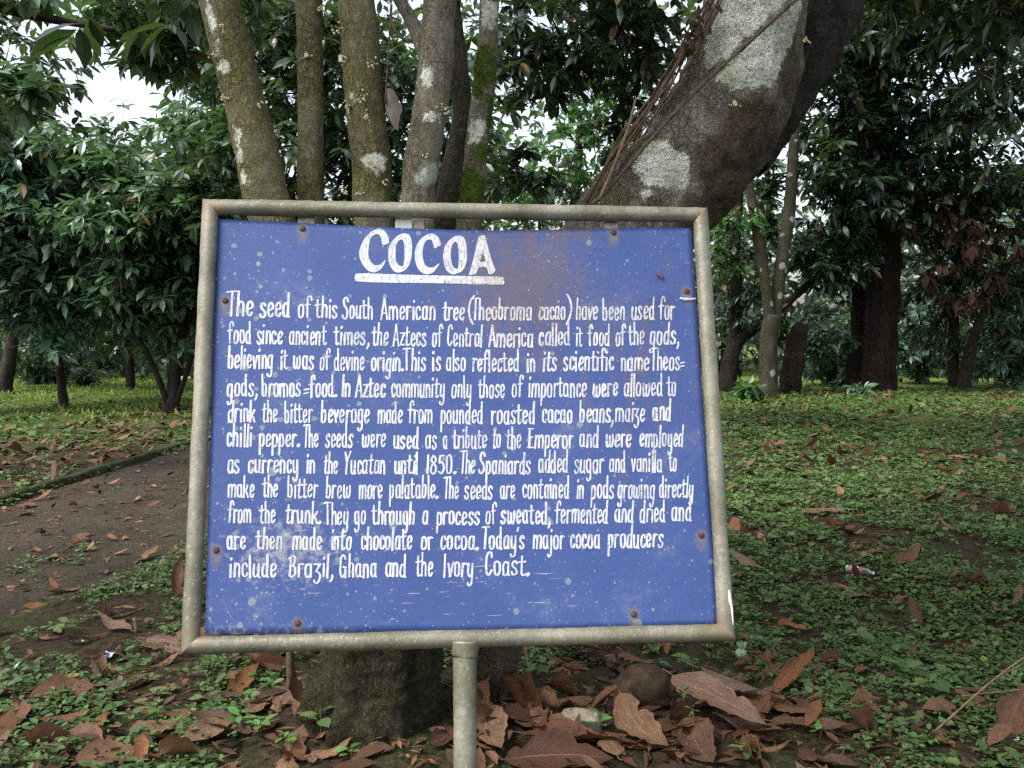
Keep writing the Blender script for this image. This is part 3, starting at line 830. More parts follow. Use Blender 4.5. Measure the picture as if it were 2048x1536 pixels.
LINES = [
 ([(457, 631), (700, 637), (900, 640), (1100, 639), (1350, 637)], 'The 457 507|seed 518 581|of 593 623|this 629 676|South 683 747|American 760 872|tree 884 930|( 934 947|Theobroma 946 1065|cacao 1076 1133|) 1133 1146|have 1150 1197|been 1204 1252|used 1262 1310|for 1317 1351'),
 ([(454, 686), (650, 689), (900, 692), (1100, 691), (1360, 688)], 'food 454 503|since 511 566|ancient 576 653|times, 667 739|the 742 777|Aztecs 784 854|of 862 885|Central 893 966|America 977 1068|called 1077 1142|it 1150 1166|food 1175 1221|of 1230 1252|the 1256 1290|gods, 1298 1360'),
 ([(454, 736), (700, 740), (1000, 742), (1200, 741), (1370, 739)], 'believing 454 547|it 559 576|was 584 628|of 637 660|devine 666 730|origin. 740 809|This 809 853|is 863 883|also 891 933|reflected 943 1040|in 1052 1072|its 1085 1115|scientific 1125 1229|name 1240 1300|Theos= 1303 1371'),
 ([(452, 791), (700, 793), (950, 795), (1200, 793), (1354, 791)], 'gods, 452 516|bromos 522 602|=food. 607 676|In 681 702|Aztec 710 771|community 781 890|only 901 945|those 955 1011|of 1022 1046|importance 1055 1175|were 1184 1237|allowed 1246 1326|to 1333 1354'),
 ([(453, 843), (800, 846), (1100, 846), (1344, 841)], 'drink 453 511|the 523 556|bitter 567 626|beverage 640 740|made 753 806|from 815 866|pounded 879 967|roasted 981 1071|cacao 1083 1146|beans, 1158 1229|maiZe 1230 1292|and 1304 1344'),
 ([(452, 892), (700, 895), (900, 897), (1150, 895), (1369, 891)], 'chilli 452 505|pepper. 516 601|The 607 638|seeds 649 706|were 722 772|used 785 838|as 849 874|a 884 896|tribute 904 975|to 983 1003|the 1011 1044|Emperor 1054 1148|and 1158 1199|were 1210 1264|employed 1278 1369'),
 ([(453, 945), (700, 947), (950, 947), (1150, 945), (1355, 942)], 'as 453 480|currency 495 598|in 611 631|the 646 677|Yucatan 686 772|until 787 837|1850. 851 915|The 920 951|Spaniards 956 1063|added 1075 1137|sugar 1147 1208|and 1217 1253|vanilla 1261 1326|to 1337 1355'),
 ([(453, 993), (640, 996), (900, 997), (1200, 997), (1388, 994)], 'make 453 510|the 523 557|bitter 574 635|brew 650 702|more 715 766|palatable. 777 878|The 888 919|seeds 928 987|are 998 1031|contained 1043 1140|in 1151 1169|pods 1180 1229|growing 1234 1310|directly 1317 1388'),
 ([(454, 1045), (640, 1048), (900, 1049), (1200, 1046), (1384, 1042)], 'from 454 503|the 517 552|trunk. 569 644|They 651 698|go 707 733|through 743 830|a 842 857|process 871 960|of 969 993|sweated, 1000 1103|fermented 1109 1218|and 1228 1268|dried 1278 1332|and 1342 1384'),
 ([(452, 1098), (800, 1099), (1100, 1097), (1327, 1094)], "are 452 492|then 511 565|made 582 645|into 660 704|chocolate 720 825|or 840 866|cocoa. 879 959|Today's 965 1050|major 1064 1130|cocoa 1139 1201|producers 1214 1327"),
 ([(457, 1154), (700, 1154), (900, 1152), (1061, 1149)], 'include 457 554|BraZil, 576 668|Ghana 678 754|and 769 813|the 830 866|Ivory 886 948|Coast. 968 1061'),
]
for li, (base, words) in enumerate(LINES):
    base = np.array(base, float)
    mb = MB()
    sk = 0
    for wd in words.split('|'):
        w, x0, x1 = wd.split(' ')
        x0, x1 = float(x0), float(x1)
        by = np.interp((x0 + x1) / 2, base[:, 0], base[:, 1]) + R.normal() * .5
        asc = 43.5 * (1.10 if li == 0 and x1 < 600 else 1.0) * (1.04 if li > 9 else 1.0) * R.uniform(.97, 1.03)
        full = word_width(w) - .10
        sx = (x1 - x0 - 5) / full
        cx = x0 + 2.5 - .05 * sx
        for ch in w:
            gw, strokes = G[ch]
            jx, jy, sl = R.normal() * .35, R.normal() * .5, R.normal() * .018
            for st in strokes:
                p = smooth_stroke(np.array(st, float) + R.normal(size=(len(st), 2)) * .007)
                px = cx + p[:, 0] * sx + jx + p[:, 1] * asc * (.03 + sl)
                py = by - p[:, 1] * asc + jy
                sk += 1
                dot = np.linalg.norm(np.array(st[0]) - np.array(st[-1])) < .06 and len(st) == 2
                dd_ = .0034 if ch == '.' else None
                brush(mb, uvp(px, py), dd_ or (.00172 if sx < 38 else .0020) * (1.25 if li == 0 and x1 < 600 else 1) * (1.1 if dot else 1), .0033 if ch == '.' else .0015 * (1.6 if dot else 1), .0004 + (sk % 16) * .00003)
            cx += gw * sx
    mb.build('text_line', M['letters'], board, False, foot)

# heading letters, traced as brush-painted outlines in the heading's own grid
HEAD = [
 ([(525, 335), (530, 300), (512, 232), (470, 178), (420, 157), (350, 172), (290, 215), (230, 280), (187, 370), (168, 450), (180, 520), (215, 600), (270, 660), (340, 688), (400, 670), (440, 635), (480, 570), (493, 540), (470, 548), (430, 585), (390, 600), (340, 588), (300, 540), (279, 470), (284, 390), (300, 290), (330, 245), (375, 220), (410, 228), (434, 270), (440, 318), (455, 352)], None),
 ([(640, 690), (580, 660), (532, 580), (517, 480), (530, 370), (580, 290), (640, 235), (710, 210), (770, 225), (800, 280), (808, 380), (800, 500), (770, 600), (720, 660)], [(690, 285), (645, 300), (615, 360), (608, 450), (612, 540), (640, 590), (680, 612), (705, 590), (715, 520), (715, 420), (710, 330)]),
 ([(1080, 392), (1155, 350), (1150, 310), (1120, 250), (1060, 210), (1000, 218), (930, 260), (880, 320), (850, 390), (838, 470), (850, 560), (880, 640), (930, 690), (990, 708), (1050, 690), (1100, 640), (1140, 575), (1110, 590), (1070, 620), (1010, 622), (965, 590), (940, 520), (935, 440), (945, 360), (970, 305), (1010, 282), (1045, 290), (1060, 330)], None),
 ([(1310, 705), (1250, 685), (1205, 620), (1185, 520), (1187, 430), (1205, 360), (1250, 300), (1310, 250), (1380, 232), (1430, 255), (1460, 320), (1472, 430), (1470, 540), (1445, 620), (1390, 680)], [(1335, 305), (1300, 340), (1280, 400), (1275, 480), (1285, 570), (1310, 620), (1350, 640), (1368, 610), (1372, 520), (1370, 420), (1360, 340)]),
 ([(1690, 235), (1640, 232), (1610, 255), (1590, 340), (1560, 470), (1500, 690), (1500, 712), (1540, 710), (1585, 690), (1610, 630), (1660, 615), (1710, 625), (1735, 700), (1760, 708), (1815, 665), (1810, 640), (1780, 560), (1740, 430), (1715, 330)], [(1660, 455), (1630, 550), (1700, 540)]),
]
def densify(P, n=5):
    P = np.asarray(P, float)
    Q = np.vstack([P[-1:], P, P[:2]])
    out = []
    for i in range(1, len(Q) - 2):
        t = np.linspace(0, 1, n, endpoint=False)[:, None]
        a, b, c_, d = Q[i - 1], Q[i], Q[i + 1], Q[i + 2]
        lin = b + (c_ - b) * t
        cr = .5 * (2 * b + (c_ - a) * t + (2 * a - 5 * b + 4 * c_ - d) * t ** 2 + (3 * b - a - 3 * c_ + d) * t ** 3)
        out.append(.4 * lin + .6 * cr)
    return np.vstack(out) + R.normal(size=(len(P) * n, 2)) * .8
def painted(name, rings):
    uvs, polys = [], []
    for r_ in rings:
        p = densify(r_)
        uv = uvp(690 + p[:, 0] / 6.0235, 430 + p[:, 1] / 6.0235)
        uvs.append(uv); polys.append([Vector((a, b, 0)) for a, b in uv])
    tri = np.array(tessellate_polygon(polys))
    uv = np.vstack(uvs)
    a, b, c_ = uv[tri[:, 0]], uv[tri[:, 1]], uv[tri[:, 2]]
    neg = (b[:, 0] - a[:, 0]) * (c_[:, 1] - a[:, 1]) - (b[:, 1] - a[:, 1]) * (c_[:, 0] - a[:, 0]) < 0
    tri[neg] = tri[neg][:, ::-1]
    mb = MB().add(face(uv, board_z(uv) + .0006), [tri], 0, uv)
    return mb.build(name, M['letters'], board, False, foot)
for outer, inner in HEAD:
    painted('heading_letter', [outer] + ([inner] if inner else []))
painted('underline', [[(115, 740), (140, 700), (400, 700), (900, 715), (1500, 728), (1890, 735), (1912, 770), (1905, 828), (1500, 825), (1000, 815), (500, 810), (150, 795), (118, 770)]])

# screws, tabs, weld lumps, paint runs
def lathe_at(name, uv, z, prof, mat, parent, seg=14):
    V, Fq = [], []
    for r_, h_ in prof:
        for a in np.linspace(0, 2 * math.pi, seg, endpoint=False):
            V.append(face([uv[0] + r_ * math.cos(a), uv[1] + r_ * math.sin(a)], z + h_))
    idx = np.arange(len(V)).reshape(len(prof), seg)
    q = np.stack([idx[:-1], np.roll(idx, -1, 1)[:-1], np.roll(idx, -1, 1)[1:], idx[1:]], -1).reshape(-1, 4)
    V.append(face(uv, z + prof[-1][1]))
    cpt = np.stack([np.full(seg, len(V) - 1), idx[-1], np.roll(idx[-1], -1)], 1)
    return MB().add(np.array(V), [q, cpt]).build(name, mat, parent, True, foot)
for x, y in SCREWS:
    uv = uvp(x, y)
    z = float(board_z(uv))
    sc_o = lathe_at('screw', uv, z, [(.0062, .0002), (.0060, .0018), (.0045, .0030), (.0022, .0034)], M['rust'], board)
def tab_box(x0, y0, x1, y1, mat, name='mounting_tab'):
    a, b = uvp(x0, y1), uvp(x1, y0)
    z0, z1 = -.0165, -.0130
    V = [face([u_, v_], z_) for z_ in (z0, z1) for u_, v_ in ((a[0], a[1]), (b[0], a[1]), (b[0] - .001, b[1]), (a[0] + .001, b[1]))]
    return MB().add(np.array(V), [[(0, 3, 2, 1), (4, 5, 6, 7), (0, 1, 5, 4), (1, 2, 6, 5), (2, 3, 7, 6), (3, 0, 4, 7)]]).build(name, mat, sign, False, foot)
tab_box(592, 428, 628, 470, M['tab'])
tab_box(1212, 436, 1238, 478, M['tab'])
tw = tab_box(789, 432, 824, 475, M['whitetab']); tw['label'] = 'white painted mounting tab'
tab_box(829, 438, 849, 475, M['tab'])
# a long white run of paint at the lower right corner of the frame
mb = MB()
pp = [(1454, 1180), (1455, 1198), (1459, 1215), (1461, 1235), (1462, 1250)]
uvs = uvp(np.array([p[0] for p in pp]), np.array([p[1] for p in pp]))
pts = []
for uv in uvs:
    off = np.clip(uv[0] - HW, -RP * .97, RP * .97)
    pts.append(face([HW + off, uv[1]], math.sqrt(RP ** 2 - off ** 2) + .0004))
Vd, Fd = tube(pts, [.0012, .0032, .0022, .0016, .0010], 8, .004, .1, 20)
mesh_np('paint_run', Vd - foot, Fd, M['whitepaint'], sign)
# bright scuffed ridge bent into the board near its right edge
scp = [(1360, 596), (1372, 599), (1392, 597)]
uvs = uvp(np.array([p[0] for p in scp]), np.array([p[1] for p in scp]))
Vd, Fd = tube(face(uvs, board_z(uvs) + .0006), [.0022, .0036, .0016], 8, .003, .15, 25)
mesh_np('scuffed_ridge', Vd - foot, Fd, M['scar'], board)
# small brown insect on the board
iuv = uvp(1320, 551)
mb = MB()
ax = np.array([.8, -.45]); ax /= np.linalg.norm(ax)
nrm = np.array([-ax[1], ax[0]])
zb = float(board_z(iuv))
Vd, Fd = tube([face(iuv + ax * a, zb + .0022) for a in (-.007, -.004, .0, .005, .0085)], [.0008, .0019, .0024, .0019, .0006], 10, .001)
mb.add(Vd, Fd)
for s in (-1, 1):
    for a in (-.003, 0, .003):
        p0 = iuv + ax * a + nrm * s * .0015; p1 = iuv + ax * (a * 1.6) + nrm * s * .0055
        Vd, Fd = tube([face(p0, zb + .002), face((p0 + p1) / 2, zb + .0035), face(p1, zb + .0004)], [.0004, .0004, .0002], 5, .002)
        mb.add(Vd, Fd)
    Vd, Fd = leaf_mesh(face(iuv - ax * .002 + nrm * s * .0005, zb + .0045)[None], (ax[0] * SX + ax[1] * SY + .25 * s * (nrm[0] * SX + nrm[1] * SY))[None], SN[None], .011, .005, .1, .05)
    mb.add(Vd, Fd)
tag(mb.build('insect', M['insect'], None, True), 'small brown winged insect resting on the blue board at its upper right', 'insect')

# ------------------------------------------------------------------ tree building
def px_path(pts, D0, D1=None):
    """[(x, y, width px)] -> 3-D centre line and radii, depth going from D0 at the first point to D1 at the last"""
    D1 = D0 if D1 is None else D1
    n = len(pts)
    P, r = [], []
    for i, (x, y, w) in enumerate(pts):
        D = D0 + (D1 - D0) * i / (n - 1)
        P.append(at(x, y, D)); r.append(w / 2 * D / F)
    return np.array(P), np.array(r)

def foliage(mb, blobs, leaf_L, n_leaf=7, clump=.33, twig=True, droop=.35, simple=False, root=None, wl=.36, seed=0, flat=.55):
    """leafy twigs in clumps filling ellipsoids. blobs: (centre, (rx, ry, rz), n_clumps, twigs per clump)"""
    r = np.random.default_rng(seed)
    for c, rad, nc, nt in blobs:
        c, rad = np.asarray(c, float), np.asarray(rad, float)
        d = unit(r.normal(size=(nc, 3))) * (r.uniform(.15, 1, nc) ** .45)[:, None]
        C = c + d * rad
        cr = clump * rad.mean() * r.uniform(.6, 1.3, nc)
        T = np.repeat(C, nt, 0) + r.normal(size=(nc * nt, 3)) * np.repeat(cr, nt)[:, None] * np.array([.8, .8, .62])
        out = unit(T - np.repeat(C, nt, 0)) * .6 + unit(T - c) * .5 + r.normal(size=T.shape) * .45 + np.array([0, 0, .1])
        out = unit(out)
        n = len(T)
        # leaves radiate from the twig end
        m = n * n_leaf
        k = np.tile(np.arange(n_leaf), n)
        a = k * (2 * math.pi / n_leaf) + np.repeat(r.uniform(0, 6.28, n), n_leaf) + r.normal(size=m) * .25
        O = np.repeat(out, n_leaf, 0)
        u = unit(np.cross(O, np.array([.13, .2, 1.0]))); v = np.cross(O, u)
        el = r.uniform(.1, .9, m)
        dd = (u * np.cos(a)[:, None] + v * np.sin(a)[:, None]) * np.cos(el)[:, None] + O * np.sin(el)[:, None]
        dd[:, 2] *= flat
        dd[:, 2] -= droop * r.uniform(.2, 1.3, m)
        up = np.array([0, 0, 1.0]) + r.normal(size=(m, 3)) * .35
        L = leaf_L * r.uniform(.55, 1.2, m) * np.repeat(r.uniform(.8, 1.15, n), n_leaf)
        P = np.repeat(T, n_leaf, 0) - O * (r.uniform(0, 1, m) * leaf_L * .7)[:, None]
        Vl, Fl = leaf_mesh(P, dd, up, L, L * wl * r.uniform(.8, 1.2, m), .2, r.uniform(.05, .4, m), simple)
        mb.add(Vl, Fl, 0)
        if twig:
            # thin branches from the clump back towards the root
            rt = np.asarray(root if root is not None else c - np.array([0, 0, rad[2] * .8]), float)
            for i in range(nc):
                a0 = rt + (C[i] - rt) * .15 + r.normal(size=3) * .1 * rad
                md = (a0 + C[i]) / 2 + r.normal(size=3) * .10 * rad + np.array([0, 0, -.05 * rad[2]])
                Lb = np.linalg.norm(C[i] - a0)
                Vb, Fb = tube([a0, md, C[i]], [.006 + .010 * Lb, .004 + .006 * Lb, .003], 5, max(.15, Lb / 7), caps=False)
                mb.add(Vb, Fb, 1)
                for j in range(min(nt, 6)):
                    e = T[i * nt + j]
                    Vb, Fb = tube([C[i], (C[i] + e) / 2 + r.normal(size=3) * .04, e], [.004, .003, .0015], 3, 9, caps=False, resample=False)
                    mb.add(Vb, Fb, 1)

def blob_px(x, y, rx, ry, D, dep, nc, nt):
    s = D / F
    return (at(x, y, D), (rx * s, dep, ry * s), nc, nt)

def make_tree(name, label, cat, base_px, trunks, blobs, leaf_L, leaf, bark, group=None, seed=0, amp=.06, nleaf=7, wl=.36, droop=.35, seg=14, clump=.33, root=None, nsc=4, lobes=None, flat=.55, simple=False):
    """trunks: list of (pixel path, depth start, depth end); blobs from blob_px"""
    P0, _ = px_path(trunks[0][0], trunks[0][1], trunks[0][2])
    org = np.array([P0[0][0], P0[0][1], float(ground_h(P0[0][0], P0[0][1]))])
    t = empty(name, org, label, cat, group)
    for j, (pp, d0, d1) in enumerate(trunks):
        P, r_ = px_path(pp, d0, d1)
        if j == 0 or abs(P[0][2] - ground_h(P[0][0], P[0][1])) < .25:
            P = np.vstack([P[0] + [0, 0, -.25], P]); r_ = np.append(r_[0] * 1.25, r_)
        Vt, Ft = tube(P, r_, seg, max(.04, r_.mean() * .35), amp, nsc, lobes)
        mesh_np('trunk', Vt - org, Ft, M[bark], t)
    if blobs:
        mb = MB()
        foliage(mb, blobs, leaf_L, nleaf, clump, True, droop, simple, root, wl, seed, flat)
        mb.build('crown', [M[leaf], M[bark]], t, False, org)
    return t

# ------------------------------------------------------------------ the cocoa tree of slim stems behind the sign
D_C = 3.25
base = gpt(765, 1487)
cocoa = empty('cocoa_tree', base, 'clump of slim mossy grey stems rising from one root behind the sign', 'tree')
def poly_sd(P, poly):
    """signed distance (positive inside) of pixel points to a polygon"""
    poly = np.asarray(poly, float)
    d = np.full(len(P), 1e9); ins = np.zeros(len(P), bool)
    for a, b in zip(poly, np.roll(poly, -1, 0)):
        ab = b - a
        t = np.clip(((P - a) @ ab) / (ab @ ab), 0, 1)
        d = np.minimum(d, np.linalg.norm(P - a - t[:, None] * ab, axis=1))
        c = ((a[1] > P[:, 1]) != (b[1] > P[:, 1])) & (P[:, 0] < (b[0] - a[0]) * (P[:, 1] - a[1]) / (b[1] - a[1] + 1e-9) + a[0])
        ins ^= c
    return np.where(ins, d, -d)
def barked(name, path, D0, D1, mat, parent, org, seg=40, ds=.012, amp=.035, nsc=5, patches=(), mossy=(), rusty=(), lobes=None, label=None):
    P, r_ = px_path(path, D0, D1)
    V, Fc = tube(P, r_, seg, ds, amp, nsc, lobes)
    px = project(V)
    s = (D0 + D1) / 2 / F
    lich = np.full(len(V), -1.0); mo = np.zeros(len(V)); ru = np.zeros(len(V))
    for pl in patches:                                   # crusts of lichen on the side of the trunk that faces the path
        lich = np.maximum(lich, poly_sd(px, pl) * s)
    ctr = np.repeat(catmull(np.column_stack([P, r_]), ds)[:, :3], seg, 0)
    nrm = np.zeros_like(V); nrm[:len(ctr)] = unit(V[:len(ctr)] - ctr)
    lich = np.where(nrm[:, 1] > .15, -1, lich)
    for x, y, rx, ry, am in mossy:
        mo = np.maximum(mo, am * np.clip(1.3 - np.hypot((px[:, 0] - x) / rx, (px[:, 1] - y) / ry), 0, 1))
    for x, y, rx, ry, am in rusty:
        ru = np.maximum(ru, am * np.clip(1.4 - np.hypot((px[:, 0] - x) / rx, (px[:, 1] - y) / ry), 0, 1))
    o = mesh_np(name, V - org, Fc, M[mat], parent, attrs={'lichen': lich, 'moss': mo, 'rusty': ru})
    if label: o['label'] = label
    if mossy and mo.max() > .9:                          # tufts of moss standing off the bark
        k = np.where((mo > .62) & (nrm[:, 1] < .3))[0]
        rr = np.random.default_rng(9)
        k = rr.choice(k, min(len(k) * 2, 2600))
        nn = nrm[k] + rr.normal(size=(len(k), 3)) * .5
        L_ = rr.uniform(.004, .011, len(k))
        Vm, Fm = leaf_mesh(V[k] + rr.normal(size=(len(k), 3)) * .003 - org, nn, rr.normal(size=(len(k), 3)) + [0, 0, 1], L_, L_ * .5, .2, .5, True)
        mo_ = mesh_np('moss', Vm, Fm, M['moss_tuft'], parent, False)
        mo_['kind'] = 'stuff'
    return o

lob = lambda P, a: 1 + .06 * np.sin(3 * a + 1.0) * np.clip((.55 - P[..., 2]) / .5, 0, 1) + .09 * np.sin(7 * a + 2 * P[..., 2]) * np.clip((.5 - P[..., 2]) / .4, 0, 1) + .03 * np.sin(13 * a + 5 * P[..., 2])
Vt, Ft = tube(np.array([at(740, 1545, D_C), at(745, 1490, D_C), at(752, 1420, D_C), at(765, 1350, D_C), at(775, 1290, D_C), at(778, 1180, D_C), at(776, 1060, D_C + .03), at(770, 960, D_C + .06)]),
              np.array([175, 143, 128, 119, 118, 126, 120, 96]) * D_C / F, 110, .010, .05, 4.5, lob)
mesh_np('root_base', Vt - base, Ft, M['bark_base'], cocoa)
stems = [
 ([(437, -260, 74), (405, -130, 74), (437, 0, 77), (464, 100, 78), (487, 200, 79), (514, 300, 87), (534, 400, 88), (580, 560, 92), (650, 800, 96), (720, 1040, 100)], D_C - .05, 'bark_stem',
  [[(412, 0), (426, 10), (440, 120), (433, 100), (415, 40)], [(437, 118), (456, 118), (456, 138), (446, 144), (436, 138)], [(425, 85), (440, 88), (438, 104), (430, 104)], [(466, 250), (480, 262), (488, 330), (496, 372), (487, 372), (474, 318)]], [], [], 'mossy grey stem leaning left'),
 ([(612, -300, 50), (615, -100, 52), (618, 0, 53), (621, 100, 51), (622, 200, 51), (621, 300, 52), (622, 400, 52), (632, 600, 60), (680, 850, 75), (735, 1060, 85)], D_C + .05, 'bark_stem', [], [], [], 'straight slim olive grey stem'),
 ([(690, -300, 66), (705, -100, 70), (714, 0, 73), (721, 100, 75), (727, 200, 74), (740, 300, 79), (746, 400, 80), (755, 600, 84), (765, 850, 92), (770, 1060, 100)], D_C - .02, 'bark_stem',
  [[(722, 318), (735, 308), (760, 302), (772, 318), (768, 345), (752, 350), (730, 335)], [(715, 385), (732, 380), (728, 392)], [(698, 190), (708, 188), (706, 204)]], [(775, 390, 22, 40, .5)], [], 'mossy stem with pale lichen patch'),
 ([(905, -300, 60), (892, -100, 64), (880, 0, 66), (874, 100, 68), (863, 200, 69), (846, 300, 69), (836, 400, 67), (825, 600, 76), (800, 850, 88), (785, 1060, 95)], D_C - .08, 'bark_pale',
  [[(838, 150), (850, 128), (868, 135), (872, 160), (858, 178), (842, 172)], [(843, 225), (862, 218), (880, 225), (882, 240), (866, 247), (848, 242)], [(842, 340), (858, 335), (856, 360), (844, 362)]], [], [], 'pale brown stem with round lichen spots'),
 ([(1000, -300, 34), (985, -100, 37), (979, 0, 38), (975, 100, 41), (965, 200, 46), (952, 300, 45), (943, 400, 48), (915, 600, 56), (860, 850, 66), (800, 1060, 76)], D_C + .10, 'bark_pale',
  [[(962, 0), (998, 0), (995, 55), (978, 62), (964, 50)], [(946, 190), (962, 195), (955, 215), (946, 215)], [(940, 235), (968, 232), (975, 262), (958, 285), (936, 288)]],
  [(968, 130, 30, 55, 1.0), (982, 235, 16, 70, .8), (938, 380, 40, 60, 1.1), (962, 305, 24, 40, .7), (955, 180, 20, 30, .7)], [], 'thin stem banded with bright moss and white lichen'),
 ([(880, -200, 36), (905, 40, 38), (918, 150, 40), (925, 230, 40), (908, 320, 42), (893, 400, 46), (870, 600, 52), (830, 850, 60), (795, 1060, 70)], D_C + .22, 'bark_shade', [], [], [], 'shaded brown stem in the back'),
]
for pth, D, mt, pa, mo, ru, lb in stems:
    barked('stem', pth, D, D, mt, cocoa, base, patches=pa, mossy=mo, rusty=ru, label=lb, seg=36)
barked('branch', [(770, -60, 22), (800, 0, 24), (822, 40, 26), (838, 75, 30), (850, 120, 26)], D_C + .1, D_C - .02, 'bark_pale', cocoa, base, seg=18, label='short brown side branch')
barked('branch', [(783, 10, 5), (782, 40, 5.5), (792, 65, 6), (808, 78, 6), (826, 82, 5)], D_C + .02, D_C + .02, 'bark_pale', cocoa, base, seg=10, label='thin green hooked twig')

# flower clusters sitting on the stems and on the thick trunk
def cluster_mesh(seed, n=14, spread=.016):
    r = np.random.default_rng(seed)
    mb = MB()
    ico = bmesh.new(); bmesh.ops.create_icosphere(ico, subdivisions=1, radius=1)
    iv = np.array([v.co[:] for v in ico.verts]); iff = np.array([[v.index for v in f.verts] for f in ico.faces]); ico.free()
    for i in range(n):
        p = r.normal(size=3) * [spread, .4 * spread, spread * .8]; p[1] = -abs(p[1]) - .008
        q = np.array([p[0] * .3, .004, p[2] * .3 + .004])
        V, Fq = tube([q, (p + q) / 2 + [0, -.004, .003], p], [.0009, .0007, .0006], 4, .02, caps=False)
        mb.add(V, Fq, 1)
        mb.add(iv * r.uniform(.0022, .0045) * [1, 1, 1.25] + p, [iff], 0)
    V = np.concatenate(mb.V)
    o = mesh_np('flower_cluster', V, mb.Fq, [M['flower'], M['vine']], None, True, np.concatenate(mb.mi))
    me = o.data
    bpy.data.objects.remove(o)
    return me
CL = [cluster_mesh(100 + i, 7 + 2 * i, .0055 + .0016 * i) for i in range(4)]
def flower(parent, org, x, y, D, k):
    o = bpy.data.objects.new('flower_cluster', CL[k % 4])
    p = at(x, y, D) - org
    o.location = p
    o.rotation_euler = (0, R.uniform(-3, 3), R.uniform(-.5, .5))
    COL.objects.link(o); o.parent = parent
for k, (x, y, D) in enumerate([(421, 18, 3.16), (445, 57, 3.15), (433, 112, 3.15), (452, 196, 3.15), (524, 212, 3.15), (645, 20, 3.26), (614, 112, 3.26), (672, 62, 3.18), (686, 118, 3.18), (725, 198, 3.16), (736, 236, 3.16), (741, 130, 3.16), (769, 367, 3.17), (700, 218, 3.18), (694, 385, 3.17), (887, 222, 3.13), (855, 312, 3.12), (747, 330, 3.16)]):
    flower(cocoa, base, x, y, D, k + (2 if k in (3, 9) else 0))

# the crown above the frame
mb = MB()
cb = [((-.9, 4.5, 4.1), (1.0, .9, .75), 16, 7), ((.2, 4.7, 4.2), (1.0, 1.0, .75), 16, 7), ((1.1, 4.3, 3.9), (.9, .9, .7), 12, 7), ((-1.9, 5.0, 3.45), (1.0, 1.1, .55), 12, 7)]
foliage(mb, cb, .24, 7, .32, True, .5, False, at(720, -250, D_C), .36, 11)
mb.build('crown', [M['leaf_dark'], M['bark_dark']], cocoa, False, base)

# ------------------------------------------------------------------ the thick leaning trunk
D_B = 3.8
bb = gpt(985, 1385)
big = empty('leaning_tree', bb, 'thick leaning trunk with large white lichen patches and clinging vines', 'tree')
P1 = [(1300, 0), (1440, 0)]
PAT = [[(1438, -60), (1422, 40), (1408, 95), (1406, 135), (1422, 142), (1480, 90), (1600, -20), (1600, -60)],
       [(1432, 155), (1445, 172), (1462, 179), (1500, 172), (1540, 174), (1556, 160), (1566, 120), (1588, 70), (1606, 10), (1602, -12), (1490, 95)],
       [(1286, 296), (1300, 281), (1322, 277), (1345, 283), (1352, 296), (1372, 303), (1383, 325), (1380, 350), (1372, 380), (1345, 376), (1325, 381), (1292, 366), (1268, 345), (1265, 322)],
       [(1272, 382), (1288, 374), (1305, 392), (1290, 400)]]
BROWN_SHADE = [(985, 1340, 90, 90, 1.0), (1500, 265, 80, 90, 1.0), (1455, 350, 90, 100, 1.0), (1410, 430, 80, 60, .9), (1580, 150, 30, 100, .7)]  # first spot darkens the trunk's foot for shade; the rest is brown bark
BTP = [(965, 1480, 130), (978, 1385, 100), (990, 1290, 112), (1015, 1100, 190), (1060, 880, 230), (1140, 670, 228), (1242, 492, 234), (1312, 406, 234), (1389, 315, 234), (1450, 233, 232), (1482, 150, 222), (1500, 80, 205), (1512, 0, 196), (1540, -140, 185), (1600, -340, 160)]
barked('trunk', BTP, D_B - .25, D_B - .25, 'bark_big', big, bb, seg=110, ds=.011, amp=.055, nsc=3.2, patches=PAT, rusty=BROWN_SHADE)
barked('limb', [(1470, 300, 150), (1530, 215, 150), (1592, 130, 136), (1645, 50, 122), (1672, 0, 116), (1735, -130, 105), (1840, -300, 90)], D_B - .12, D_B + .35, 'bark_dark', big, bb, seg=44, ds=.02, amp=.06, nsc=5, label='dark limb forking to the right')
for k, (x, y, D) in enumerate([(1465, 208, 3.28), (1478, 8, 3.36), (1386, 72, 3.38), (1612, 82, 3.42)]):
    flower(big, bb, x, y, D, k + 2)
mb = MB()
cb = [((1.9, 5.0, 4.5), (1.0, .9, .7), 14, 7), ((2.8, 5.2, 4.5), (1.1, 1.2, .8), 16, 7), ((3.6, 4.2, 4.9), (1.2, 1.2, .8), 14, 7), ((1.6, 5.9, 4.2), (1.1, .9, .6), 14, 7)]
foliage(mb, cb, .25, 7, .32, True, .5, False, at(1600, -340, D_B), .36, 12)
mb.build('crown', [M['leaf_black'], M['bark_dark']], big, False, bb)

# vines on the thick trunk
vines = [
 ([(1180, 412), (1215, 380), (1262, 325), (1310, 270), (1360, 215), (1420, 155), (1470, 110), (1530, 55), (1600, -10), (1660, -70)], 7.5, 'long single vine crossing the white lichen diagonally'),
 ([(1170, 405), (1195, 360), (1225, 310), (1262, 262), (1300, 212), (1340, 150), (1368, 105), (1395, 50), (1425, 0), (1450, -60)], 8.5, 'thickest dark vine along the upper left edge of the leaning trunk'),
]
DV = 3.30
for i, (pts, w, lb) in enumerate(vines):
    P, r_ = px_path([(x, y, w) for x, y in pts], DV if i == 0 else DV + .1)
    V, Fq = tube(P, r_, 10, .02, .2, 9)
    o = empty('climbing_vine', bb, lb, 'vine')
    mesh_np('stem', V - bb, Fq, M['vine'], o)
tan = empty('vine_tangle', bb, 'tangle of thin dry vine strands hanging beside the upper left edge of the leaning trunk', 'vine')
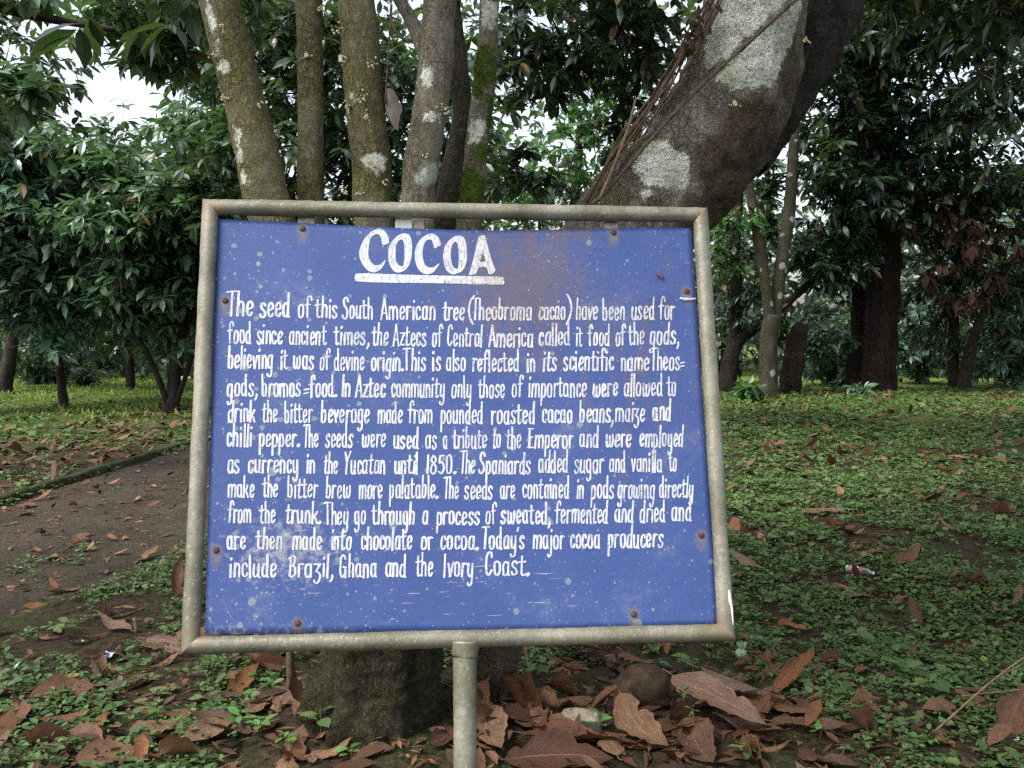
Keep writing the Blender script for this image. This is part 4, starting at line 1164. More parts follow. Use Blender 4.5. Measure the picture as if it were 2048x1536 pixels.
for i in range(17):
    off = R.uniform(-22, 20)
    y1 = R.uniform(-60, 180); y0 = R.uniform(y1 + 120, 415); off = R.uniform(-6, 34)
    yy = np.linspace(y0, y1, 7)
    xx = np.interp(yy, [-60, 0, 60, 150, 262, 310, 405], [1446, 1420, 1388, 1338, 1258, 1222, 1172]) + off + R.normal(size=7) * 4
    P, r_ = px_path([(x, y, R.uniform(2.5, 5.0)) for x, y in zip(xx, yy)], DV + .06 + R.uniform(-.05, .1))
    V, Fq = tube(P, r_, 6, .03, .15, 9)
    mesh_np('strand', V - bb, Fq, M['vine'], tan)
P, r_ = px_path([(1198, 400, 6), (1222, 345, 6), (1255, 260, 5.5), (1272, 195, 4)], DV - .02)
V, Fq = tube(P, r_, 8, .02, .1, 9)
mesh_np('strand', V - bb, Fq, M['stalk'], tan)
mb = MB()
n = 60
yy = R.uniform(0, 110, n); xx = np.interp(yy, [0, 110], [1408, 1362]) + R.normal(size=n) * 14
Pp = np.array([at(x, y, DV + R.uniform(-.04, .08)) for x, y in zip(xx, yy)])
mb.add(*leaf_mesh(Pp, R.normal(size=(n, 3)) + [0, 0, -.6], R.normal(size=(n, 3)) + [0, -.4, 1], R.uniform(.02, .05, n), R.uniform(.012, .022, n), .2, .3))
mb.build('dry_foliage', M['leaf_brown'], tan, False, bb)

# dry curled leaf hanging on a thread between the stems
D = 3.02
hang = empty('hanging_leaf', at(785, 215, D), 'dry grey brown leaf dangling from a thread beside the mossy stems', 'leaf')
ho = np.array(hang.location)
P, r_ = px_path([(786, -60, 3.2), (780, 40, 3.2), (776, 120, 3.2), (772, 180, 3.2), (771, 208, 4)], D)
V, Fq = tube(P, r_, 6, .03, .1, 10)
mesh_np('thread', V - ho, Fq, M['vine'], hang)
def cacao_leaf(L, Wd, curl=.4, bend=.3, wave=.05, seed=0, nu_=26, nv_=9, teeth=.05, span=(0, 1)):
    """one big leaf in its own frame: along +x, flat in xy, z up; returns V, quads, uv"""
    r = np.random.default_rng(seed)
    u = np.linspace(span[0], span[1], nu_); v = np.linspace(-1, 1, nv_)
    U, Vv = np.meshgrid(u, v, indexing='ij')
    sh = np.sin(math.pi * np.clip(U, 0, 1) ** .82) ** .72 * (1 - .25 * U)
    sh = np.where(U > .88, sh * (1 - (U - .88) / .12 * .55), sh)
    sh = np.maximum(sh, .012)
    bite = sum(np.exp(-((U - r.uniform(.1, .95)) / r.uniform(.02, .06)) ** 2) * r.uniform(0, .45) * (np.sign(Vv) == sg) for sg in (-1, 1, -1, 1))
    ed = 1 - bite * np.abs(Vv) + teeth * np.sin(U * 40 + r.uniform(0, 6)) * np.abs(Vv) + .11 * np.sin(U * 11 + r.uniform(0, 6) + 2 * np.sign(Vv)) * np.abs(Vv)
    y = Vv * sh * Wd / 2 * ed
    ph = r.uniform(0, 6.28, 4)
    th = curl * np.abs(Vv) * sh
    z = np.abs(y) * np.tan(np.clip(th, -1.2, 1.2)) * .9
    y = y * np.cos(np.clip(th * .8, -1.3, 1.3))
    z = z + wave * L * (np.sin(U * 8 + ph[0] + 1.2 * np.sign(Vv)) * np.abs(Vv) ** 1.5 * sh + .5 * np.sin(U * 4 + ph[1])) * .6
    z = z + .006 * L * np.sin(U * 11 * 6.28 - np.abs(Vv) * 5) * np.abs(Vv) * sh
    if span[1] < 1: U = U - (U > span[1] - .05) * .10 * np.abs(np.sin(Vv * 5 + r.uniform(0, 6)))
    if span[0] > 0: U = U + (U < span[0] + .05) * .10 * np.abs(np.sin(Vv * 5 + r.uniform(0, 6)))
    ang = bend * (U - .3)
    x = L * U - np.abs(ang) * .06 * L * U
    z = z + bend * L * (U - .2) ** 2 - bend * .04 * L
    y = y + .06 * L * np.sin(U * 3 + ph[2])
    idx = np.arange(nu_ * nv_).reshape(nu_, nv_)
    q = np.stack([idx[:-1, :-1], idx[1:, :-1], idx[1:, 1:], idx[:-1, 1:]], -1).reshape(-1, 4)
    return np.stack([x, y, z], -1).reshape(-1, 3), q, np.stack([U, Vv], -1).reshape(-1, 2)
V, q, uv = cacao_leaf(.128, .072, -.7, -.15, .03, 5, 21, 13)
mat = np.array([[.28, -.04, -.95], [.80, -.55, .26], [-.5, -.8, -.1]])
mat[0] /= np.linalg.norm(mat[0]); mat[2] = np.cross(mat[0], mat[1]); mat[2] /= np.linalg.norm(mat[2]); mat[1] = np.cross(mat[2], mat[0])
M['grey_leaf'] = m_plain('grey_dry_leaf', (.15, .12, .10), .75, var=.45, scale=28)
mesh_np('blade', V @ mat + at(771, 178, D) - ho, [q], M['grey_leaf'], hang, uv=uv)

# ------------------------------------------------------------------ trees of the garden behind
def wob(r, x, y): return x, y
GL = 'trees beyond the path on the left'
make_tree('cocoa_tree', 'slender dark trunk rising from the lawn beyond the path, under a dense bluish crown', 'tree', None,
          [([(127, 808, 20), (120, 740, 17), (111, 680, 15), (106, 600, 13), (100, 500, 10), (98, 420, 7)], 17.3, 17.3),
           ([(112, 690, 9), (150, 655, 8), (215, 640, 5)], 17.3, 16.8), ([(106, 600, 8), (60, 540, 7), (20, 470, 5)], 17.3, 16.8)],
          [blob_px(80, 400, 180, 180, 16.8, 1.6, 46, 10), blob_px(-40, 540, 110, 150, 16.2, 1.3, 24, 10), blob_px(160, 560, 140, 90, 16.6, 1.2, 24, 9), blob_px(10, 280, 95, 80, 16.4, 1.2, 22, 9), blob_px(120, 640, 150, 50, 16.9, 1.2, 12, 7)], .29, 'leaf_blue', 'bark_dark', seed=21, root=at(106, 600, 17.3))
make_tree('cocoa_tree', 'dark many-stemmed tree fanning out beside the left edge of the sign frame', 'tree', None,
          [([(345, 815, 26), (352, 740, 24), (368, 660, 20), (398, 590, 15), (425, 500, 10)], 16.6, 16.6),
           ([(336, 815, 13), (318, 760, 11), (290, 700, 11), (255, 650, 10), (215, 615, 8), (180, 560, 5)], 16.6, 16.0),
           ([(338, 812, 12), (340, 740, 9), (338, 690, 8), (345, 600, 6)], 16.7, 16.9),
           ([(352, 812, 12), (372, 750, 10), (390, 700, 9), (420, 630, 7)], 16.6, 16.2)],
          [blob_px(330, 470, 160, 140, 16.4, 1.5, 40, 10), blob_px(250, 390, 150, 90, 15.8, 1.2, 30, 10), blob_px(430, 400, 120, 160, 16.8, 1.4, 34, 9), blob_px(290, 590, 130, 60, 16.2, 1.2, 20, 8), blob_px(400, 280, 110, 70, 16.5, 1.1, 20, 9), blob_px(300, 660, 110, 40, 16.4, 1.0, 9, 6), blob_px(200, 300, 110, 50, 16.2, 1.0, 12, 8)], .27, 'leaf_mid', 'bark_dark', seed=22, root=at(370, 640, 16.5))
make_tree('shade_tree', 'dark leaning trunk at the far left behind the bluish crown', 'tree', None,
          [([(8, 775, 34), (18, 720, 26), (30, 640, 22), (20, 560, 20), (-5, 440, 18), (-30, 200, 14)], 21, 21)],
          [blob_px(-60, 100, 150, 140, 20, 2.2, 26, 9), blob_px(20, 250, 120, 90, 20, 1.8, 18, 9)], .36, 'leaf_dark', 'bark_dark', seed=23)
# a nearer tree, trunk out of the picture to the left, whose boughs hang into the top
make_tree('overhanging_tree', 'boughs of large dark leaves hanging over the path at the upper left', 'tree', None,
          [([(-900, 1080, 170), (-880, 600, 130), (-820, 100, 110), (-700, -250, 90)], 8, 8), ([(-800, 40, 60), (-500, -60, 44), (-150, -20, 30), (60, 30, 18), (230, 60, 10)], 8, 8.2)],
          [blob_px(40, -25, 70, 40, 8.1, .8, 4, 6), blob_px(260, 15, 130, 45, 9.4, .9, 11, 8), blob_px(330, 120, 80, 60, 9.8, .6, 9, 7), blob_px(-120, 190, 150, 120, 9.6, .8, 20, 8), blob_px(20, 160, 70, 45, 8.6, .5, 5, 7), blob_px(420, -60, 160, 100, 9, .9, 16, 8)],   .24, 'leaf_mid', 'bark_dark', seed=24, seg=16)
make_tree('shade_tree', 'loose tall tree filling the back of the lawn behind the many-stemmed tree', 'tree', None,
          [([(262, 790, 20), (258, 700, 17), (250, 560, 14), (235, 420, 9)], 22.5, 22.5)],
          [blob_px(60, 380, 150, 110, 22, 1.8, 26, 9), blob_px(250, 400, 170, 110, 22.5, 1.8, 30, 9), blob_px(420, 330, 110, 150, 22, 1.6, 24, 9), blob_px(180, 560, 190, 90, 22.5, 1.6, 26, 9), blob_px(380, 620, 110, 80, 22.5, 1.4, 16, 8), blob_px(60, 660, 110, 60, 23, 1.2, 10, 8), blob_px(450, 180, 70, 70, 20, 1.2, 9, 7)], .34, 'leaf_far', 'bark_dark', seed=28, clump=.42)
# behind the stems
make_tree('forest_tree', 'dark leafy tree filling the gaps between the slim stems', 'tree', None,
          [([(600, 826, 40), (610, 600, 34), (640, 300, 26), (650, 60, 18)], 15.5, 15.5)],
          [blob_px(560, 330, 190, 150, 15, 1.4, 34, 7), blob_px(720, 200, 190, 190, 15.5, 1.6, 36, 8), blob_px(560, 60, 190, 120, 15, 1.5, 34, 8), blob_px(880, 300, 190, 160, 16, 1.6, 34, 8), blob_px(760, 560, 260, 120, 16, 1.5, 20, 8)], .28, 'leaf_dark', 'bark_dark', seed=25, clump=.36)
make_tree('forest_tree', 'bright green feathery tree glowing between the stems and the leaning trunk', 'tree', None,
          [([(1150, 800, 30), (1145, 500, 22), (1160, 250, 14)], 19, 19)],
          [blob_px(1130, 330, 110, 110, 18.5, 1.4, 20, 9), blob_px(1190, 210, 80, 90, 18.5, 1.3, 16, 9), blob_px(1050, 420, 70, 50, 18.5, 1.0, 8, 8), blob_px(1455, 480, 50, 70, 18.2, .8, 8, 9)], .20, 'leaf_bright', 'bark_dark', seed=26, flat=.4)
make_tree('forest_tree', 'tall dark tree whose boughs close the top between stems and leaning trunk', 'tree', None,
          [([(820, 880, 60), (845, 500, 50), (860, 200, 44), (930, -60, 30), (1060, -160, 22)], 13, 13)],
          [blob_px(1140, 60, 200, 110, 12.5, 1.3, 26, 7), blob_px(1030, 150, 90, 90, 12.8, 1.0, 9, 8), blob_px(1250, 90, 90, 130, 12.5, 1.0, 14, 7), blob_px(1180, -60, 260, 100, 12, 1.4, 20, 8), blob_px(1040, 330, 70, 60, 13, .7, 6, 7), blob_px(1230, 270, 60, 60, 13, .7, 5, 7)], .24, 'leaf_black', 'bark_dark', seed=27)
# right hand side
GR = 'trees at the forest edge on the right'
make_tree('forked_tree', 'slim spotted trunk forking into two stems right of the sign', 'tree', None,
          [([(1538, 806, 44), (1537, 760, 37), (1536, 711, 36), (1540, 660, 36), (1545, 630, 34)], 18.2, 18.2),
           ([(1541, 660, 26), (1535, 600, 22), (1528, 547, 21), (1514, 465, 20), (1498, 372, 18), (1478, 300, 16), (1450, 180, 13)], 18.2, 18.0),
           ([(1546, 665, 28), (1558, 560, 26), (1568, 490, 26), (1580, 410, 24), (1588, 274, 20), (1592, 120, 16)], 18.25, 18.5)],
          [blob_px(1650, 60, 90, 110, 18.6, 1.2, 20, 8), blob_px(1470, 80, 110, 80, 18, 1.2, 10, 7), blob_px(1640, 330, 45, 90, 18.8, .7, 10, 8), blob_px(1528, 400, 24, 90, 18.9, .5, 7, 7), blob_px(1630, 520, 50, 60, 19.0, .6, 9, 8), blob_px(1650, 660, 50, 50, 19.4, .6, 7, 7), blob_px(1550, 620, 30, 60, 18.9, .5, 4, 7)], .27, 'leaf_dark', 'bark_spot', seed=31, amp=.05, nsc=2)
st = make_tree('tree_stump', 'broken reddish stump leaning right behind the forked spotted trunk', 'stump', None,
          [([(1576, 802, 46), (1582, 750, 40), (1590, 700, 38), (1601, 662, 34), (1606, 648, 22)], 18.7, 18.7)], None, .2, None, 'bark_red', seed=32, amp=.14, nsc=2.2)
make_tree('shade_tree', 'dark arching trunk just right of the sign frame', 'tree', None,
          [([(1448, 795, 44), (1456, 750, 36), (1466, 700, 30), (1486, 672, 26), (1522, 648, 22), (1570, 610, 18), (1625, 560, 14), (1680, 510, 9)], 19.5, 19.8),
           ([(1452, 770, 26), (1466, 690, 26), (1474, 600, 24), (1470, 500, 22), (1476, 380, 20), (1470, 200, 16)], 19.6, 19.9)],
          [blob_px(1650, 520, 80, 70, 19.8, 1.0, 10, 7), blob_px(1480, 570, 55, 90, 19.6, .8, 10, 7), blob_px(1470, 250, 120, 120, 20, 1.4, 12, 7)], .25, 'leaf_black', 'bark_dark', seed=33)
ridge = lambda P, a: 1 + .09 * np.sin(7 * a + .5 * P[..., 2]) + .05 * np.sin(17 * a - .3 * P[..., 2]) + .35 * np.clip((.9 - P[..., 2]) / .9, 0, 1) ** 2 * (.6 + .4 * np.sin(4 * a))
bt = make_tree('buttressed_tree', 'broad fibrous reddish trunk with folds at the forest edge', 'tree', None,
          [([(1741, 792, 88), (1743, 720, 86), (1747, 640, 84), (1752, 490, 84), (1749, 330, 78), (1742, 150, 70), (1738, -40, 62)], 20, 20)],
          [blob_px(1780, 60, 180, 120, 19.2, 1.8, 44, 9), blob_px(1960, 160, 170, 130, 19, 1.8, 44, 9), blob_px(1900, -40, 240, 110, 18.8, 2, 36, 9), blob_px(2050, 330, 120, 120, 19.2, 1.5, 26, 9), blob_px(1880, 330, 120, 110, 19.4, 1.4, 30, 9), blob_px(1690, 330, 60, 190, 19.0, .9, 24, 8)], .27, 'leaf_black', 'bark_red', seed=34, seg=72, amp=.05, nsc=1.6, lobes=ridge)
bo = np.array(bt.location)
for pp in ([(1738, 300, 11), (1719, 241, 13), (1700, 195, 11), (1672, 137, 9), (1660, 118, 5)], [(1722, 250, 8), (1728, 205, 7), (1731, 190, 5)], [(1700, 195, 7), (1692, 160, 6), (1690, 130, 4)], [(1692, 260, 8), (1700, 330, 9), (1712, 420, 10)]):
    P, r_ = px_path(pp, 19.3)
    V, Fq = tube(P, r_, 8, .1, .1, 3)
    o = mesh_np('dead_branch', V - bo, Fq, M['bark_deadwood'], bt)
    o['label'] = 'bleached leafless branch'
ivy = empty('climbing_ivy', bo, 'dark broad-leaved creeper hanging on the broad reddish trunk', 'creeper')
mb = MB()
foliage(mb, [blob_px(1700, 300, 60, 150, 19.2, .5, 18, 7), blob_px(1780, 350, 50, 140, 19.2, .5, 12, 7), blob_px(1690, 490, 60, 60, 19.2, .5, 9, 7), blob_px(1730, 180, 80, 80, 19.2, .5, 10, 7)], .22, 6, .4, True, .6, False, at(1745, 500, 19.6), .5, 35)
mb.build('foliage', [M['leaf_black'], M['bark_dark']], ivy, False, bo)
make_tree('shade_tree', 'pair of thin dark curving trunks right of the broad reddish trunk', 'tree', None,
          [([(1908, 782, 26), (1906, 720, 22), (1908, 650, 20), (1912, 560, 18), (1930, 440, 15), (1935, 250, 12)], 21, 21), ([(1926, 784, 30), (1932, 740, 24), (1946, 680, 20), (1965, 630, 17), (2000, 590, 14), (2050, 560, 10)], 20.6, 20.2), ([(1850, 700, 8), (1880, 640, 8), (1905, 600, 8)], 21, 21)],
          [blob_px(1890, 420, 120, 130, 20.6, 1.5, 30, 9), blob_px(2010, 500, 110, 110, 20.6, 1.2, 24, 9), blob_px(1860, 620, 90, 90, 21, 1.2, 16, 8), blob_px(2020, 690, 80, 80, 21.4, 1.2, 16, 8)], .26, 'leaf_black', 'bark_dark', seed=36)
dd = make_tree('fallen_bough', 'bough of withered reddish brown leaves hanging at the forest edge', 'bough', None,
          [([(2120, 500, 14), (2040, 470, 10), (1960, 440, 7), (1880, 430, 5), (1830, 440, 3)], 19.2, 19.2)],
          [blob_px(1990, 500, 110, 80, 19.2, .8, 9, 3), blob_px(1880, 480, 80, 90, 19.2, .7, 8, 3), blob_px(1930, 590, 60, 40, 19.2, .5, 4, 3)], .27, 'leaf_brown', 'bark_dark', seed=37, droop=1.3, flat=.3)
# canopy that closes over the lawn on the right, trunk outside the picture
make_tree('canopy_tree', 'canopy of dark leaves closing the upper right corner above the lawn', 'tree', None,
          [([(2330, 900, 120), (2320, 500, 100), (2300, 0, 80), (2250, -300, 60)], 12, 12)],
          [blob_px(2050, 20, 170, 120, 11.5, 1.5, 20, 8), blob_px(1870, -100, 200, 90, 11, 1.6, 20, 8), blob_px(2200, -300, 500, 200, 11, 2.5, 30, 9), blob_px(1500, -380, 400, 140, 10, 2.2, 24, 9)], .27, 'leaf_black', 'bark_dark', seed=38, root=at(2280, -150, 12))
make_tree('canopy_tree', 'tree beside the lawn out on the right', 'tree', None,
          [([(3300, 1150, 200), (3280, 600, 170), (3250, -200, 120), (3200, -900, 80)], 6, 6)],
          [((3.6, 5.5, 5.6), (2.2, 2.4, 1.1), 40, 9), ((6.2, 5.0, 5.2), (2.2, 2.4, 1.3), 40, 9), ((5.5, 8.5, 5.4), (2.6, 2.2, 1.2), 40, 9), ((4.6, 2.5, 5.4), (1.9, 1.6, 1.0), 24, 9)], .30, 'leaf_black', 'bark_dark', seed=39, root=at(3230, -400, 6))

make_tree('canopy_tree', 'unseen tall tree added to shade the sign from behind the camera', 'tree', None,
          [([(-2600, 1900, 230), (-2600, 900, 200), (-2500, -600, 150), (-2400, -1500, 90)], 4, 4)],  # made-up tree out of view, placed to lower the light on the sign
          [((-7.5, -1.5, 7.2), (2.4, 2.2, 1.2), 30, 8), ((3.4, -.5, 7.0), (2.2, 2.4, 1.2), 26, 8)], .30, 'leaf_dark', 'bark_dark', seed=40, root=at(-2400, -1500, 4))

# undergrowth
def shrub(label, x, y, D, rx, ry, dep, nc, nt, L, leaf, seed, name='shrub', wl=.36, flat=.55):
    b = at(x, y, D); b[2] = float(ground_h(b[0], b[1]))
    t = empty(name, b, label, 'shrub')
    s = D / F
    mb = MB()
    foliage(mb, [((b[0], b[1], b[2] + ry * s * .95), (rx * s, dep, ry * s), nc, nt)], L, 7, .34, True, .3, False, b, wl, seed, flat)
    mb.build('foliage', [M[leaf], M['bark_dark']], t, False, b)
    V, Fq = tube([b - [0, 0, .2], b + [0, 0, .3 * ry * s]], [.03, .02], 7, .1)
    mesh_np('stem', V - b, Fq, M['bark_dark'], t)
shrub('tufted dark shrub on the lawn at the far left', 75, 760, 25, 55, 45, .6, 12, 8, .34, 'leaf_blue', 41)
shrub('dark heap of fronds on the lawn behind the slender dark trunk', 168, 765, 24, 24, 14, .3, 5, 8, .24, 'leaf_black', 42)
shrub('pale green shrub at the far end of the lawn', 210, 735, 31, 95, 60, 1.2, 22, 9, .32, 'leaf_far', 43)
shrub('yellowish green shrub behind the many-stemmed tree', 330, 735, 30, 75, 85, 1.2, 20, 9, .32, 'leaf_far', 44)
shrub('bluish shrub in front of the broad reddish trunk to its left', 1655, 775, 22, 60, 75, .8, 18, 9, .26, 'leaf_blue', 45)
shrub('small upright plant with glossy leaves beside the forked trunk', 1497, 800, 17.5, 20, 26, .2, 5, 6, .26, 'leaf_bright', 46)
shrub('dense bluish shrub between the broad trunk and the pair of thin trunks', 1850, 780, 23, 70, 80, .9, 20, 9, .26, 'leaf_blue', 47)
shrub('low bluish shrub at the right end of the forest edge', 2010, 775, 21, 75, 90, .9, 20, 9, .27, 'leaf_blue', 48)
shrub('tuft of fresh green blades at the foot of the broad reddish trunk', 1725, 792, 18.6, 22, 14, .2, 4, 6, .24, 'leaf_mid', 49)
shrub('dark shrub filling the shade behind the arching trunk', 1440, 770, 23, 60, 90, .8, 16, 9, .27, 'leaf_dark', 50)

# the far wood: one mass of foliage all round the back of the lawn
mb = MB()
r = np.random.default_rng(77)
def far_leaves(n, x0, x1, D0, D1, ytop, ybot, L, keep):
    x = r.uniform(x0, x1, n); D = r.uniform(D0, D1, n)
    t = r.uniform(0, 1, n)
    yt = np.interp(x, [p[0] for p in ytop], [p[1] for p in ytop])
    yy = ybot - (ybot - yt) * t
    P = np.array([at(a, b, c_) for a, b, c_ in zip(x, yy, D)])
    k = keep(P, x, yy, t)
    ok = r.uniform(0, 1, n) < k
    P = P[ok]; P = P[P[:, 2] > .1]; m = len(P)
    d = r.normal(size=(m, 3)); d[:, 2] = -np.abs(d[:, 2]) * .6
    up = np.array([0, -.3, 1.0]) + r.normal(size=(m, 3)) * .4
    Ls = L * r.uniform(.6, 1.4, m)
    mb.add(*leaf_mesh(P, d, up, Ls, Ls * .5, .2, .2, True))
def keep1(P, x, y, t):
    c_ = N1(P, .11) + .6 * N2(P, .26)
    hole = 0
    for hx, hy, rx, ry in ((225, 190, 120, 120), (60, 60, 80, 60), (1640, 190, 40, 50), (1565, 400, 26, 120), (1585, 520, 22, 90), (1497, 716, 22, 40), (1600, 585, 30, 30)):
        hole = np.maximum(hole, np.exp(-(((x - hx) / rx) ** 2 + ((y - hy) / ry) ** 2) ** 2))
    low = np.clip((y - 420) / 120, 0, 1)
    return np.clip(.30 + .35 * c_ + low * .8, .02, 1) * (1 - hole)
far_leaves(62000, -900, 2950, 30, 44, [(-900, 0), (-200, 60), (60, 170), (150, 260), (330, 270), (420, 180), (560, 0), (900, -120), (1500, -160), (2950, -160)], 770, .52, keep1)
n_tall = len(mb.mi)
far_leaves(30000, -700, 2750, 26, 31, [(-700, 520), (450, 560), (700, 380), (1000, 320), (1450, 380), (1700, 430), (2750, 430)], 765, .38, lambda P, x, y, t: np.clip(.7 + .4 * N1(P, .3), 0, 1) * np.where((x > 1475) & (x < 1520) & (y > 660), .1, 1) * np.where((x > 60) & (x < 400), .55, 1))
for j, k in enumerate(mb.mi):                            # the low growth at the foot of the wood has its shade in the colour
    if j >= n_tall: mb.mi[j] = np.ones_like(k)
tag(mb.build('far_woodland', [M['leaf_far'], M['leaf_dark']], None, False), kind='stuff')

# ------------------------------------------------------------------ fallen leaves
def make_leaf_mesh(L, Wd, curl, bend, wave, seed, span=(0, 1)):
    V, q, uv = cacao_leaf(L, Wd, curl, bend, wave, seed, span=span)
    mb = MB().add(V, [q], 0, uv)
    # the short dry stalk belongs to the blade
    if span[0] > 0: return mb
    Vs, Fs = tube([[-.12 * L, 0, .02 * L], [-.05 * L, .004, .008 * L], [.02 * L, 0, V[4][2]]], [.0018, .0016, .0012], 5, .02)
    mb.add(Vs, Fs, 0, np.tile([[.02, .0]], (len(Vs), 1)))
    return mb
def ground_n(x, y):
    e = .04
    return unit(np.array([float(ground_h(x - e, y) - ground_h(x + e, y)), float(ground_h(x, y - e) - ground_h(x, y + e)), 2 * e]))
def lay(o, x, y, yaw, pitch, roll, lift):
    n = ground_n(x, y)
    fx = np.array([math.cos(yaw), math.sin(yaw), 0]); fx = unit(fx - n * (fx @ n)); fy = np.cross(n, fx)
    B = Matrix((fx, fy, n)).transposed()
    Rm = B @ Matrix.Rotation(-pitch, 3, 'Y') @ Matrix.Rotation(roll, 3, 'X')
    o.matrix_world = Matrix.Translation((x, y, float(ground_h(x, y)) + lift)) @ Rm.to_4x4()

HERO = [  # base px, tip px, width px, curl, bend, roll, lift, label
 ((1240, 1405), (1345, 1530), 62, .25, .20, .35, .045, 'broad tan leaf tilted towards the path below the rounded brown rock'),
 ((1345, 1372), (1530, 1480), 66, .20, .10, .15, .050, 'long flat pinkish brown leaf right of the rounded brown rock'),
 ((1393, 1358), (1575, 1420), 50, -.35, .05, -.30, .060, 'long grey brown leaf with a dark hollow beneath it, behind the flat pinkish brown one'),
 ((1485, 1405), (1660, 1450), 58, -.25, .10, -.2, .045, 'brown leaf overlapping the grey brown leaf at its right end'),
 ((1560, 1405), (1625, 1290), 50, .5, -.15, .5, .030, 'rusty orange leaf standing up on its edge, pointing away'),
 ((1530, 1290), (1590, 1330), 40, -.8, .1, .2, .020, 'dark purplish brown curled leaf beside the upright rusty leaf'),
 ((1085, 1295), (1245, 1335), 95, .35, .15, -.45, .060, 'large rust brown leaf leaning under the bottom rail of the frame'),
 ((975, 1420), (1000, 1530), 75, .30, .15, .2, .040, 'pale tan ragged leaf close to the right of the post'),
 ((958, 1372), (960, 1440), 44, .3, -.3, .7, .050, 'small orange tan leaf peeking out behind the post'),
 ((1015, 1425), (1150, 1480), 75, .25, .12, .1, .035, 'dull brown leaf left of the pale broken stone'),
 ((1040, 1480), (1260, 1505), 70, .5, .2, -.3, .030, 'wide reddish brown leaf with a wavy edge in front of the pale broken stone'),
 ((1010, 1530), (1225, 1530), 80, .4, .1, .2, .020, 'wide dark red leaf cut by the lower border, right of the post'),
 ((1355, 1455), (1440, 1540), 85, .3, .1, .1, .025, 'broad muddy brown leaf at the lower border below the flat pinkish brown one'),
 ((1600, 1500), (1680, 1550), 60, -.5, .15, -.4, .030, 'dark curved leaf at the lower border, right of the broad muddy one'),
 ((1870, 1395), (1995, 1432), 48, .2, .1, .1, .035, 'flat brown leaf beneath the dry straw stalk'),
 ((1990, 1500), (2060, 1400), 70, .4, .2, .4, .020, 'large brown leaf in the lower right corner'),
 ((1690, 1115), (1770, 1105), 26, -.4, .1, -.2, .030, 'ribbed brown leaf lying behind the pink labelled bottle'),
 ((1790, 1130), (1840, 1098), 24, .3, .2, .4, .030, 'brown leaf slanting up right of the pink labelled bottle'),
 ((1655, 1172), (1700, 1195), 20, .3, .25, .2, .025, 'orange leaf in the ground cover below the pink labelled bottle'),
 ((1700, 1195), (1745, 1195), 20, .3, -.2, -.2, .020, 'orange tan leaf end to end with the orange one below the bottle'),
 ((1610, 1030), (1690, 1028), 24, .2, .15, -.1, .030, 'pinkish grey leaf among the cover midway between frame and bottle'),
 ((1660, 1065), (1685, 1050), 26, .5, .2, .3, .030, 'small tan and dark leaf above the pink labelled bottle'),
 ((1455, 1105), (1530, 1145), 24, -.2, .05, .1, .030, 'long pale buff leaf just right of the frame beside the ground cover'),
 ((290, 1290), (395, 1310), 62, -.15, .05, -.15, .035, 'broad flat pink brown leaf touching the lower left corner of the frame'),
 ((455, 1400), (520, 1350), 34, .3, .2, .3, .035, 'orange brown leaf beneath the bottom rail, left of the root base'),
 ((60, 1400), (190, 1395), 70, .35, .15, .3, .035, 'wavy brown leaf lying across the seedlings at the far left'),
 ((180, 1385), (310, 1355), 52, -.3, -.1, -.3, .040, 'long greyish brown leaf with a curled lip in the left foreground'),
 ((370, 1490), (470, 1460), 60, .35, .2, .1, .035, 'crinkled pale brown leaf in the left foreground'),
 ((500, 1440), (545, 1405), 40, .3, .25, .1, .035, 'upturned tan leaf with radiating veins left of the root base'),
 ((130, 1480), (215, 1510), 75, .35, .15, .2, .030, 'wide brown leaf folded along its midrib in the left foreground'),
 ((260, 1490), (380, 1450), 70, .25, -.1, -.2, .030, 'long tan leaf with a dark shadow under its edge in the left foreground'),
 ((150, 1530), (290, 1515), 60, .3, .1, .2, .020, 'broad brown leaf at the lower border of the left foreground'),
 ((184, 1485), (212, 1450), 40, .2, .3, .3, .040, 'bright orange tan leaf standing up in the left foreground'),
 ((2, 1420), (35, 1470), 60, .3, .1, .1, .025, 'rust brown leaf cut by the left border'),
 ((352, 1200), (366, 1120), 22, .5, .1, .6, .030, 'narrow upright brown leaf against the left side of the frame'),
 ((110, 1370), (150, 1385), 30, -.5, .1, -.2, .025, 'dark red curled leaf with a yellow neighbour at the far left'),
 ((130, 1370), (158, 1362), 18, .3, .2, .2, .035, 'yellow green fallen leaf above the dark red curled one'),
 ((600, 1405), (655, 1350), 34, -.5, .1, .4, .040, 'brown leaf with a dark underside leaning on the left of the root base'),
 ((555, 1420), (600, 1375), 34, .2, .2, .1, .035, 'pale brown leaf flat on the ground left of the root base'),
 ((720, 1510), (790, 1508), 30, .4, .1, .1, .020, 'dark reddish leaf at the foot of the root base'),
 ((860, 1500), (910, 1475), 36, .5, .2, .2, .035, 'dark brown twisted leaf between root base and post'),
]
TINT = [('purplish', (.060, .027, .022)), ('rusty orange', (.25, .095, .028)), ('orange', (.28, .12, .038)), ('rust brown', (.18, .068, .026)),
        ('reddish brown', (.15, .055, .026)), ('dark', (.085, .034, .018)), ('muddy', (.12, .066, .038)), ('dull', (.15, .080, .046)), ('pinkish', (.22, .13, .085)),
        ('pink', (.23, .135, .088)), ('grey', (.17, .122, .086)), ('buff', (.28, .195, .115)), ('pale', (.24, .145, .082)), ('tan', (.23, .130, .066))]
YEL = m_plain('yellow_leaf', (.30, .24, .05), .6, var=.3, scale=30)
